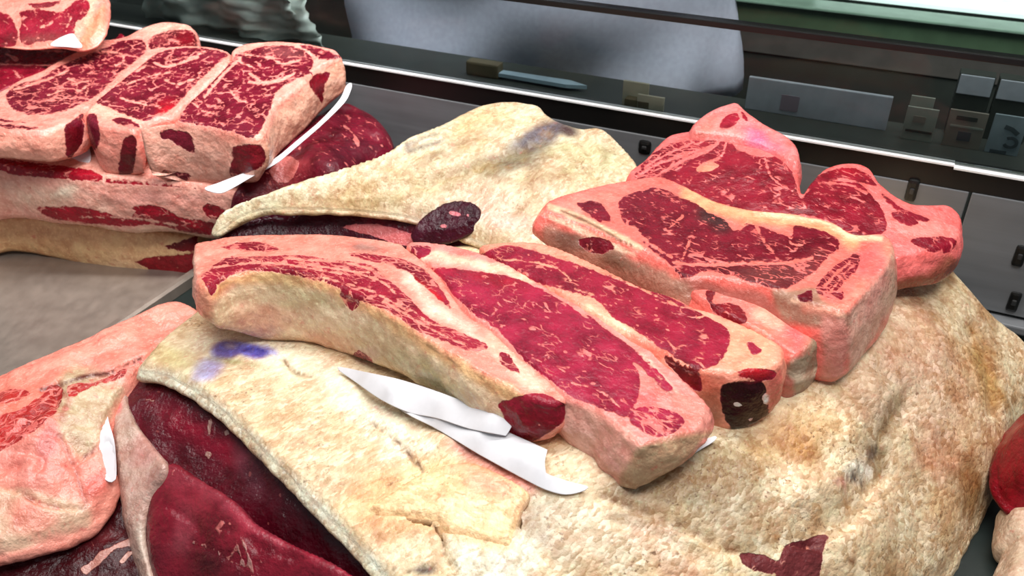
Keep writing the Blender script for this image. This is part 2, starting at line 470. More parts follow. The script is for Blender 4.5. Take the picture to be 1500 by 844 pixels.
    for pt in paint:
        what, val, fe, shp = pt[:4]; st = pt[4] if len(pt) > 4 else 1.0
        if shp[0] == 'b':
            _, x0, y0, rx, ry, an = shp; ca, sa = math.cos(math.radians(an)), math.sin(math.radians(an))
            ux = ((px-x0)*ca+(py-y0)*sa)/rx; uy = (-(px-x0)*sa+(py-y0)*ca)/ry
            s_ = (1-np.hypot(ux, uy))*min(rx, ry)
        elif shp[0] == 'l':
            s_ = shp[1]-seg_dist(px, py, spline(shp[2], closed=False) if len(shp[2]) > 2 else shp[2], False)
        elif shp[0] == 'wall': s_ = np.where(wall, 10.0, -10.0)
        else: s_ = sdist(px, py, spline(shp) if len(shp) > 4 else np.array(shp, float))
        wgt = sstep(-fe, fe, s_+jit*fe*1.1)*st
        a_ = At[key[what]]
        if a_.ndim == 2: At[key[what]] = a_*(1-wgt[:, None])+srgb(val)*wgt[:, None]
        else: At[key[what]] = a_*(1-wgt)+val*wgt
    zm = float(np.mean(V[:, 2])); g0 = at_z(np.array([float(grain[0])]), np.array([float(grain[1])]), np.array([zm]))[0]; g1 = at_z(np.array([float(grain[2])]), np.array([float(grain[3])]), np.array([zm]))[0]
    gd = (g1-g0)[:2]; gd = gd/(np.linalg.norm(gd)+1e-12)
    zfac = np.where(wall, 1.0, 0.3)
    At['gc'] = np.c_[(V[:, 0]*gd[0]+V[:, 1]*gd[1])*gs[0], (-V[:, 0]*gd[1]+V[:, 1]*gd[0])*gs[1], V[:, 2]*zfac]
    Nn = vnormals(V, T)
    if root is None:
        base = np.array([B[:, 0].mean(), B[:, 1].mean(), float(V[:, 2].min())])
        root = empty(name, tuple(base), label, cat, group)
    loc = np.array(root.location)
    cx, cy = px[T].mean(1), py[T].mean(1)
    fw = away[T].all(1)
    owner = np.full(len(T), -1)
    for i, (nm, poly) in enumerate(named):
        owner[inside(cx, cy, poly) & ~fw] = i
    Vl = V-loc
    objs = []
    for i in range(-1, len(named)):
        sel = owner == i
        if sel.sum() < 8: continue
        objs.append(submesh(body if i < 0 else named[i][0], Vl, T[sel], Nn, At, mat or MEAT, root))
    return root, S, objs

def spline_resample(Q, step):
    q = np.vstack([Q, Q[:1]])
    l = np.concatenate([[0], np.cumsum(np.linalg.norm(np.diff(q[:, :2], axis=0), axis=1))])
    k = max(int(l[-1]/step), 12)
    s = np.linspace(0, l[-1], k, endpoint=False)
    return np.stack([np.interp(s, l, q[:, j]) for j in range(q.shape[1])], 1)

# ================================================================ the display case and what is behind it
CA = math.radians(25.0)
NB = np.array([math.sin(CA), math.cos(CA), 0]); EB = np.array([math.cos(CA), -math.sin(CA), 0])
def cw(s, off, z): return EB*s+NB*(0.982+off)+np.array([0, 0, z])
RZ = -CA
def box(x0, x1, y0, y1, z0, z1, bev=0.0):
    """bevelled box: vertices and faces in local axes"""
    import bmesh
    bm = bmesh.new(); bmesh.ops.create_cube(bm, size=1.0)
    for v in bm.verts:
        v.co = Vector(((x0+x1)/2+v.co.x*(x1-x0), (y0+y1)/2+v.co.y*(y1-y0), (z0+z1)/2+v.co.z*(z1-z0)))
    if bev: bmesh.ops.bevel(bm, geom=bm.edges[:], offset=bev, segments=2, affect='EDGES', profile=0.6)
    V = [v.co[:] for v in bm.verts]; bm.verts.index_update()
    Fc = [[v.index for v in f.verts] for f in bm.faces]; bm.free()
    return V, Fc
def join(*parts):
    V = []; Fc = []
    for v, f in parts:
        o = len(V); V += list(v); Fc += [[i+o for i in q] for q in f]
    return V, Fc
def bobj(name, b, mat, parent): return mesh_obj(name, b[0], b[1], mat, parent, False)

def steel_mat(name, col, rough, sx, sz, metal):
    m, nt, b = new_mat(name); n = N(nt)
    P = n.node('ShaderNodeTexCoord').outputs['Object']
    st = n.noise(n.vmath('MULTIPLY', P, (sx, 40.0, sz)), 1.0, 4, 0.6)
    bl = n.noise(P, 7, 3, 0.6)
    c = rgba(col)
    f = n.math('ADD', n.math('MULTIPLY', st, 0.5), n.math('MULTIPLY', bl, 0.5))
    n.link(n.mix(n.ramp(f, 0.3, 0.7), tuple(v*0.82 for v in c[:3])+(1,), tuple(v*1.15 for v in c[:3])+(1,)), b.inputs['Base Color'])
    b.inputs['Metallic'].default_value = metal
    n.link(n.ramp(st, 0.3, 0.7, rough, rough+0.14), b.inputs['Roughness'])
    bp = n.node('ShaderNodeBump'); bp.inputs['Strength'].default_value = 0.06; bp.inputs['Distance'].default_value = 0.0006
    n.link(st, bp.inputs['Height']); n.link(bp.outputs['Normal'], b.inputs['Normal'])
    return m
STEEL = steel_mat('brushed_steel_panel', (120, 122, 124), 0.42, 3.0, 60.0, 0.25)
STEEL_TRAY = steel_mat('brushed_steel_tray', (160, 146, 134), 0.36, 60.0, 3.0, 0.5)
STEEL_BRIGHT = simple_mat('bright_trim', (252, 252, 248), 0.35, 0.0)
BLACKB = simple_mat('dull_black', (46, 46, 46), 0.35)
BLACK = simple_mat('black_rubber', (14, 14, 13), 0.4)
DECK = simple_mat('dark_deck', (34, 42, 40), 0.35)
SHELF = simple_mat('dark_shelf', (48, 52, 48), 0.5)
GREENP = simple_mat('green_paint', (72, 94, 70), 0.45)
GREENL = simple_mat('green_edge_highlight', (128, 156, 138), 0.4)
GREYB = simple_mat('grey_brown_paint', (84, 80, 76), 0.5)
WALLM = simple_mat('dark_wall', (96, 102, 94), 0.7)
TUBE = simple_mat('lit_tube', (236, 255, 250), 0.4, emit=1.1)
PAPER = simple_mat('white_paper', (222, 221, 224), 0.6, bump=0.12, scale=60, var=0.03)
BEIGE = simple_mat('beige_card', (176, 170, 150), 0.6)
BROWNC = simple_mat('brown_card', (92, 82, 60), 0.6)
PALEBLUE = simple_mat('pale_blue_plastic', (150, 172, 184), 0.35)
BOARD = simple_mat('pale_grey_board', (150, 156, 164), 0.5)
CARD = simple_mat('grey_green_card', (128, 134, 124), 0.6)
CARDT = simple_mat('tan_card', (118, 112, 102), 0.6)
CARDB = simple_mat('blue_grey_card', (126, 140, 146), 0.6)
INK = simple_mat('grey_ink', (62, 72, 76), 0.6)
SHEETM = simple_mat('milky_reflection', (186, 196, 188), 0.35)

def glass_mat():
    m = bpy.data.materials.new('case_glass'); m.use_nodes = True; nt = m.node_tree; nt.nodes.clear(); n = N(nt)
    o = n.node('ShaderNodeOutputMaterial'); tr = n.node('ShaderNodeBsdfTransparent'); gl = n.node('ShaderNodeBsdfGlossy')
    tr.inputs[0].default_value = (0.84, 0.88, 0.87, 1); gl.inputs['Roughness'].default_value = 0.02
    fr = n.node('ShaderNodeFresnel'); fr.inputs[0].default_value = 1.18
    mx = n.node('ShaderNodeMixShader'); n.link(fr.outputs[0], mx.inputs[0]); n.link(tr.outputs[0], mx.inputs[1]); n.link(gl.outputs[0], mx.inputs[2])
    n.link(mx.outputs[0], o.inputs[0]); return m
GLASS = glass_mat()

tag(mesh_obj('floor', *box(-4, 4, -2, 5, -0.80, -0.78), WALLM), kind='structure')
o = mesh_obj('wall_back', *box(-4, 4, 0, 0.06, -0.78, 2.0), WALLM, None, False); o.location = cw(0, 1.3, 0); o.rotation_euler = (0, 0, RZ); tag(o, kind='structure')

case = empty('display_case', tuple(cw(0, 0, -0.78)), 'grey steel and glass meat display case with dark deck under the meat', 'display case', None, RZ)
zc = 0.78
bobj('plinth', box(-1.9, 0.9, -1.05, 0.02, 0.02, zc-0.03), DECK, case)
bobj('deck', box(-1.9, 0.9, -1.05, 0.01, zc-0.03, zc-0.004), DECK, case)
for x0, x1 in ((-1.9, -0.5015), (-0.4985, 0.0835), (0.0865, 0.9)):
    bobj('back_panel', box(x0, x1, 0.0, 0.012, zc+0.05, zc+0.187, 0.001), STEEL, case)
bobj('lower_back_panel', box(-1.9, 0.9, 0.006, 0.014, zc-0.004, zc+0.05), DECK, case)
bobj('ledge', box(-1.9, 0.9, -0.016, 0.012, zc+0.036, zc+0.046, 0.002), STEEL, case)
bobj('black_channel', box(-1.9, 0.9, 0.002, 0.02, zc+0.187, zc+0.213), BLACK, case)
bobj('glass_edge_strip', box(-1.9, 0.062, -0.001, 0.012, zc+0.2132, zc+0.2156, 0.0003), STEEL_BRIGHT, case)
bobj('glass_edge_strip', box(0.062, 0.9, -0.003, 0.012, zc+0.2112, zc+0.2136, 0.0003), STEEL_BRIGHT, case)
bobj('glass_pane', box(-1.9, 0.9, 0.004, 0.009, zc+0.2155, zc+0.62), GLASS, case)
bobj('gasket', box(-1.9, 0.9, -0.001, 0.016, zc+0.3275, zc+0.3345, 0.001), BLACK, case)
bobj('rear_shelf', box(-1.9, 0.9, 0.014, 0.15, zc+0.188, zc+0.196, 0.001), SHELF, case)
# slots: a dark recess with a small bolt head or hook in it
def slot(s, z, w, h):
    q = bobj('slot', box(s-w/2, s+w/2, -0.003, 0.004, zc+z-h/2, zc+z+h/2, min(w, h)*0.3), BLACK, case)
    bobj('bolt', box(s-w*.2, s+w*.2, -0.005, -0.002, zc+z-h*.12, zc+z+h*.14, w*.1), BLACKB, q)
slot(-0.278, 0.172, 0.016, 0.018)
for s, z in ((0.028, 0.178), (0.158, 0.168), (0.150, 0.125), (0.160, 0.068)): slot(s, z, 0.012, 0.026)

# what stands behind the glass
def behind(name, label, cat, s, off, z, group=None):
    return empty(name, tuple(cw(s, off, z)), label, cat, group, RZ)
r_ = behind('counter_rail', 'green painted rail with a highlight coloured along its top edge, running behind the case glass', 'rail', 0, 0.62, -0.78)
def rail_z(py, px=1300, off=0.62):
    d = ray(px, py); t = ((0.982+off)-NB@CO)/(NB@d); return float((CO+d*t)[2])
zt, zm_, zb_, zg_ = rail_z(18), rail_z(25), rail_z(66), rail_z(104)
bobj('rail_front', box(-2.0, 1.6, 0, 0.05, zb_+0.78, zm_+0.78, 0.004), GREENP, r_)
bobj('rail_lip', box(-2.0, 1.6, -0.012, 0.05, zm_+0.78, zt+0.78-0.004, 0.003), GREENL, r_)  # paler green puts the top edge's highlight into the colour
bobj('grey_board', box(-2.0, 1.6, 0.006, 0.05, zg_+0.78, zb_+0.78-0.002), GREYB, r_)
bobj('lower_board', box(-2.0, 1.6, 0.01, 0.05, 0.0, zg_+0.78-0.002), SHELF, r_)
t_ = behind('strip_light', 'white lit tube light above the green rail behind the case', 'light', 0.33, 0.70, rail_z(13, 1350, 0.70))
bobj('tube', box(-0.52, 0.9, 0, 0.03, 0.0, 0.045, 0.008), TUBE, t_)
bobj('tube_holder', box(-0.54, 0.92, 0.03, 0.05, -0.02, 0.09), SHELF, t_)
bobj('tube_support', box(-0.02, 0.02, 0.035, 0.06, -0.78-t_.location[2], -0.02), SHELF, t_)

c_ = behind('price_clip', 'beige stepped price clip standing at the foot of the glass', 'price clip', -0.296, 0.03, 0.196)
bobj('clip_plate', box(-0.027, 0.006, 0.006, 0.010, 0.0, 0.042, 0.0006), BEIGE, c_)
bobj('clip_plate', box(-0.004, 0.030, -0.006, -0.002, 0.0, 0.032, 0.0006), BEIGE, c_)
bobj('clip_base', box(-0.020, 0.012, -0.006, 0.012, 0.0, 0.024, 0.0006), BROWNC, c_)
k_ = behind('plastic_scoop', 'pale blue flat plastic blade with brown handle lying on the rear shelf', 'utensil', -0.47, 0.085, 0.196)
V = [(-0.05, -0.006, 0.004), (0.055, -0.008, 0.004), (0.082, 0.0, 0.004), (0.055, 0.010, 0.004), (-0.05, 0.008, 0.004)]
V = V+[(x, y, 0.009) for x, y, z in V]
mesh_obj('blade', V, [(4, 3, 2, 1, 0), (5, 6, 7, 8, 9)]+[(i, (i+1) % 5, (i+1) % 5+5, i+5) for i in range(5)], PALEBLUE, k_, False)
bobj('handle', box(-0.095, -0.045, -0.008, 0.010, 0.0, 0.020, 0.003), BROWNC, k_)
b_ = behind('white_board', 'pale grey board leaning behind the glass above the T-bone steaks', 'board', -0.10, 0.115, 0.196)
bobj('panel', box(-0.085, 0.085, 0, 0.006, 0.0, 0.042, 0.001), BOARD, b_)
bobj('stain', box(-0.042, -0.020, -0.0006, 0.0002, 0.006, 0.026), simple_mat('dull_red_smear', (128, 116, 126), 0.5), b_)
def price_card(s0, s1, z1, mat, label, marks, off=0.10):
    e_ = behind('price_card', label, 'price card', (s0+s1)/2, off, 0.196, 'price cards behind the glass')
    w = (s1-s0)/2
    bobj('card', box(-w, w, 0, 0.003, 0.0, z1-0.196, 0.0006), mat, e_)
    for mx0, mx1, mz0, mz1, mm in marks:
        bobj('print', box(mx0*w, mx1*w, -0.0007, 0.0005, mz0*(z1-0.196), mz1*(z1-0.196)), mm, e_)
    return e_
price_card(0.003, 0.037, 0.236, CARD, 'narrow grey green price card left of the other two behind the glass', [(-.5, .3, .55, .75, CARDT), (-.8, .9, .25, .32, SHELF)])
price_card(0.004, 0.030, 0.243, CARD, 'short pale strip card raised behind the narrow grey green price card', [(-.9, .9, .0, .55, SHELF)], 0.118)
price_card(0.048, 0.088, 0.240, CARDT, 'tan price card with blurred dark print between its two neighbours', [(-.6, .5, .75, .86, SHELF), (-.3, .4, .2, .45, INK), (-.8, .9, .55, .6, CARD)])
cb = price_card(0.094, 0.128, 0.242, CARDB, 'blue grey price card with a large dark curled figure on it', [(-.7, .3, .02, .1, INK)])
# the curled figure: a slanted stroke over an open ring
ring = [(0.006+0.0065*math.cos(a), 0.0155+0.0055*math.sin(a)) for a in np.linspace(-2.6, 2.3, 16)]
def stroke(pts, w, y):
    V = []; Fc = []
    for i, (x, z) in enumerate(pts):
        a = pts[max(i-1, 0)]; b = pts[min(i+1, len(pts)-1)]; dx, dz = b[0]-a[0], b[1]-a[1]; l = math.hypot(dx, dz)
        for yy in (y, y+0.0006): V += [(x-dz/l*w, yy, z+dx/l*w), (x+dz/l*w, yy, z-dx/l*w)]
    for i in range(len(pts)-1):
        o = i*4; Fc += [(o, o+1, o+5, o+4), (o+2, o+6, o+7, o+3), (o, o+4, o+6, o+2), (o+1, o+3, o+7, o+5)]
    return V, Fc
bobj('print', stroke(ring, 0.0018, -0.001), INK, cb)
bobj('print', stroke([(-0.004, 0.033), (0.004, 0.031), (0.011, 0.026)], 0.0025, -0.001), INK, cb)
for s0, s1, nm in ((0.045, 0.083, 'left'), (0.087, 0.13, 'right')):
    e_ = behind('pale_box', 'small pale blue box on the board behind the price cards, %s' % ('over the tan card' if nm == 'left' else 'over the blue grey card'), 'box', (s0+s1)/2+0.004, 0.14, 0.196)
    bobj('box_body', box(-(s1-s0)/2, (s1-s0)/2, 0, 0.02, 0.0, 0.074, 0.001), SHELF, e_)
    bobj('box_front', box(-(s1-s0)/2+0.001, (s1-s0)/2-0.001, -0.002, 0.0005, 0.050, 0.073, 0.001), BOARD, e_)
s_ = behind('reflection_sheet', 'crumpled milky sheet standing in for packaging reflected in the glass, beyond the left steaks', 'sheet', -0.985, 0.09, 0.196)  # added sheet takes the place of a reflection in the glass
ps = []
pl_ = [(-0.075, 0.004), (0.076, 0.0), (0.062, 0.03), (0.045, 0.075), (-0.02, 0.062), (-0.06, 0.032)]
nx_, nz_ = 44, 14
V = []; Fc = []
for j in range(nz_+1):
    for i in range(nx_+1):
        u, v = i/nx_, j/nz_
        x = -0.18+0.36*u+0.02*v*(0.5-u)-0.03*v*(u > 0.9); z = 0.002+v*(0.11-0.045*u+0.015*math.sin(7*u))
        y = 0.010*math.sin(17*u+3*v)+0.006*math.sin(41*u-7*v)+0.004*math.sin(29*v+8*u)
        V.append((x, y, z))
for j in range(nz_):
    for i in range(nx_):
        a = j*(nx_+1)+i; Fc.append((a, a+1, a+nx_+2, a+nx_+1))
o = mesh_obj('sheet', V, Fc, SHEETM, s_); md = o.modifiers.new('thick', 'SOLIDIFY'); md.thickness = 0.0008

# ---------------------------------------------------------------- the person behind the case
COAT = simple_mat('grey_blue_coat', (186, 188, 206), 0.8, var=0.06, bump=0.1, scale=120)
SKIN = simple_mat('skin', (196, 150, 126), 0.5); HAIR = simple_mat('dark_hair', (40, 30, 26), 0.6); TROUS = simple_mat('dark_trousers', (30, 32, 33), 0.8)
per = empty('person', tuple(cw(-0.585, 0.335, -0.78)), 'person in a pale grey-blue smock standing close behind the case glass', 'person', None, RZ)
def skin_body(name, pts, edges, mat, parent, sub=2):
    me = bpy.data.meshes.new(name); me.from_pydata([p[:3] for p in pts], edges, []); me.materials.append(mat)
    o = bpy.data.objects.new(name, me); COL.objects.link(o); o.parent = parent
    o.modifiers.new('skin', 'SKIN')
    for v, p in zip(me.skin_vertices[0].data, pts): v.radius = (p[3], p[4] if len(p) > 4 else p[3])
    me.skin_vertices[0].data[0].use_root = True
    s = o.modifiers.new('sub', 'SUBSURF'); s.levels = sub; s.render_levels = sub
    return o
pts = [(0, 0, .92, .13, .10), (0, 0, 1.08, .135, .10), (0, 0, 1.28, .15, .11), (0, .01, 1.42, .10, .08), (0, 0, 1.50, .055, .055), (0, -.015, 1.58, .075, .085), (0, -.015, 1.67, .078, .095), (0, 0, 1.73, .05, .06)]
ed = [(i, i+1) for i in range(7)]
for sd_ in (-1, 1):
    b0 = len(pts)
    pts += [(.19*sd_, .01, 1.40, .055), (.27*sd_, .02, 1.16, .042), (.20*sd_, -.15, 1.27, .032), (.17*sd_, -.20, 1.30, .028, .016)]
    ed += [(3, b0), (b0, b0+1), (b0+1, b0+2), (b0+2, b0+3)]
    for k in range(4):
        f0 = len(pts); fx = .16*sd_+sd_*(-.027+.018*k); fy = -.225
        ln = (.075, .085, .08, .062)[k]
        pts += [(fx, fy, 1.315, .009), (fx-.008*sd_, fy-ln*.45, 1.315, .0085), (fx-.016*sd_, fy-ln*.85, 1.295, .007)]
        ed += [(b0+3, f0), (f0, f0+1), (f0+1, f0+2)]
    f0 = len(pts); pts += [(.135*sd_, -.205, 1.315, .011), (.112*sd_, -.23, 1.32, .0095), (.10*sd_, -.25, 1.315, .008)]
    ed += [(b0+3, f0), (f0, f0+1), (f0+1, f0+2)]
    b1 = len(pts)
    pts += [(.10*sd_, 0, .82, .085), (.11*sd_, 0, .48, .058), (.11*sd_, .01, .10, .04), (.115*sd_, -.05, .045, .04, .035), (.12*sd_, -.16, .035, .035, .025)]
    ed += [(0, b1), (b1, b1+1), (b1+1, b1+2), (b1+2, b1+3), (b1+3, b1+4)]
skin_body('body', pts, ed, SKIN, per)
def loft(name, rows, mat, parent, nseg=96, folds=None, thick=0.003):
    V = []; Fc = []
    for j, (cx_, cy_, z, rx, ry) in enumerate(rows):
        for i in range(nseg):
            a = 2*math.pi*i/nseg; f = 1+(folds(a, j/(len(rows)-1)) if folds else 0)
            V.append((cx_+rx*f*math.cos(a), cy_+ry*f*math.sin(a), z))
    for j in range(len(rows)-1):
        for i in range(nseg):
            a, b = j*nseg+i, j*nseg+(i+1) % nseg; Fc.append((a, b, b+nseg, a+nseg))
    o = mesh_obj(name, V, Fc, mat, parent); md = o.modifiers.new('cloth', 'SOLIDIFY'); md.thickness = thick; return o
def coat_folds(a, v):
    low = (1-v)**1.3
    return low*(0.035*math.sin(5*a+2.2*v*3)+0.022*math.sin(9*a-4*v)+0.018*math.sin(3*a+7*v)*1.0)+0.012*math.sin(2*a+9*v)
rows = []
for j in range(25):
    v = j/24; z = 0.905+v*0.57
    rx = np.interp(v, [0, .35, .7, .9, 1], [.335, .30, .27, .21, .085]); ry = np.interp(v, [0, .35, .7, .9, 1], [.17, .165, .16, .125, .075])
    rows.append((0, 0, z, rx, ry))
sm = loft('smock', rows, COAT, per, 128, coat_folds)
# diagonal drapery folds across the front and a hem that swings lower to one side
for v in sm.data.vertices:
    x, y, z = v.co
    if y < 0.02:
        k = math.sin(15*(x*0.8+(z-0.9)*1.3))*0.6+math.sin(27*(x*0.55-(z-0.9)*1.2)+1.0)*0.5
        v.co.y += 0.022*k*min(1, (1.5-z)/0.25)
    if z < 1.0: v.co.z += (1.0-z)*0.25*math.sin(4*x+0.6)-0.02*math.sin(3*(x+0.30))*(1.0-z)/0.1
for sd_ in (-1, 1):
    rr = [(sd_*np.interp(u, [0, .6, 1], [.17, .27, .20]), np.interp(u, [0, .6, 1], [.01, .02, -.15]), np.interp(u, [0, .6, 1], [1.43, 1.15, 1.27]), .075-.025*u, .075-.025*u) for u in np.linspace(0, 1, 12)]
    loft('sleeve', rr, COAT, per, 32, lambda a, v: 0.05*math.sin(3*a+18*v))
    lr = [(.10*sd_, .0, .95-u*.88, .115-.045*u, .115-.045*u) for u in np.linspace(0, 1, 12)]
    loft('trouser_leg', lr, TROUS, per, 32, lambda a, v: 0.04*math.sin(3*a+11*v))
    mesh_obj('shoe', *box(sd_*.115-.05, sd_*.115+.05, -.20, .07, 0.0, .085, .03), BLACK, per)
hv = []
for j in range(9):
    ph = math.pi*0.52*j/8
    for i in range(32):
        a = 2*math.pi*i/32; hv.append((0.083*math.sin(ph+.02)*math.cos(a), 0.005+0.103*math.sin(ph+.02)*math.sin(a)+(0.03*(j/8) if math.sin(a) > 0 else 0.02*(j/8)), 1.66+0.098*math.cos(ph)+(-0.05*(j/8) if math.sin(a) > 0 else 0.03*(j/8))))
mesh_obj('hair', hv, [(j*32+i, j*32+(i+1) % 32, (j+1)*32+(i+1) % 32, (j+1)*32+i) for j in range(8) for i in range(32)], HAIR, per)
EYE = simple_mat('eye', (30, 26, 24), 0.2); LIP = simple_mat('lip', (168, 92, 84), 0.5)
for sd_ in (-1, 1):
    mesh_obj('eye', *box(sd_*.03-.012, sd_*.03+.012, -.098, -.086, 1.628, 1.64, .005), EYE, per)
    mesh_obj('ear', *box(sd_*.078-.008, sd_*.078+.008, -.02, .02, 1.59, 1.65, .007), SKIN, per)
mesh_obj('nose', *box(-.012, .012, -.125, -.09, 1.585, 1.635, .01), SKIN, per)
mesh_obj('mouth', *box(-.024, .024, -.104, -.085, 1.552, 1.562, .004), LIP, per)

# ---------------------------------------------------------------- steel tray at the left
V, Fc = [], []
T0 = at_z(np.array([275.0]), np.array([408.0]), np.array([0.012]))[0]; T1 = at_z(np.array([150.0]), np.array([492.0]), np.array([0.012]))[0]
ed_ = (T1-T0); ed_[2] = 0; ed_ /= np.linalg.norm(ed_); lf = np.array([ed_[1], -ed_[0], 0])
if lf[0] > 0: lf = -lf
c0 = T0-ed_*0.42; cc = [c0, c0+ed_*1.15, c0+ed_*1.15+lf*0.75, c0+lf*0.75]
def ring_at(ins, z):
    ctr = sum(cc)/4; out = []
    for p in cc:
        d = ctr-p; d[2] = 0
        u = np.sign(np.dot(d, ed_))*ed_+np.sign(np.dot(d, lf))*lf
        q = p+u*ins; out.append((q[0], q[1], z))
    return out
prof = [(0.0, -0.0035), (0.0, 0.010), (0.003, 0.013), (0.010, 0.013), (0.013, 0.009), (0.016, 0.0025), (0.022, 0.0)]
for ins, z in prof: V += ring_at(ins, z)
for k in range(len(prof)-1):
    for i in range(4):
        a, b = k*4+i, k*4+(i+1) % 4; Fc.append((a, b, b+4, a+4))
Fc.append(tuple(range((len(prof)-1)*4, len(prof)*4)))
Fc.append((3, 2, 1, 0))
tray = mesh_obj('steel_tray', V, Fc, STEEL_TRAY, None, False)
tag(tray, 'bare brushed steel tray with raised rim at the left of the case', 'tray')

# ================================================================ meat
# ---------------------------------------------------------------- the large aged loin under the front steaks
P1C = [(200,545,.128),(300,600,.130),(400,680,.130),(500,770,.126),(600,850,.120),(300,490,.136),(400,530,.138),(540,600,.143),(650,700,.143),(760,760,.144),
       (700,850,.125),(860,730,.152),(1000,700,.155),(1000,850,.115),(1100,640,.153),(1200,600,.155),(1200,750,.120),(1200,840,.090),(1300,460,.166),(1300,600,.140),
       (1330,720,.085),(1400,420,.140),(1400,560,.115),(1430,650,.075),(1480,520,.085),(1500,600,.06),(1100,420,.150),(900,420,.145),(600,420,.132),(380,430,.128),(1300,380,.160)]
p1s = Surf(P1C, 2e-5)
CREAM = (224, 200, 164)
P1OUT = [(205,541,20,.12),(205,541,20,.12),(240,546,20,.12),(290,572,20,.12),(345,614,22,.12),(400,670,22,.12),(450,720,22,.12),(505,776,22,.12),(560,834,22,.12),(600,876,22,.12),(620,930,26,.3),
         (700,985),(900,1000),(1100,960),(1250,925),(1340,880),(1385,835),(1420,770),(1450,712),(1480,660),(1515,610),(1530,575),(1515,545),(1480,510),(1432,468),(1400,430),(1376,396),
         (1330,330),(1180,330),(1000,350),(800,370),(600,385),(400,410,40,.5),(320,440,40,.4),(280,470,40,.3),(235,505,30,.2),(212,530,20,.12)]
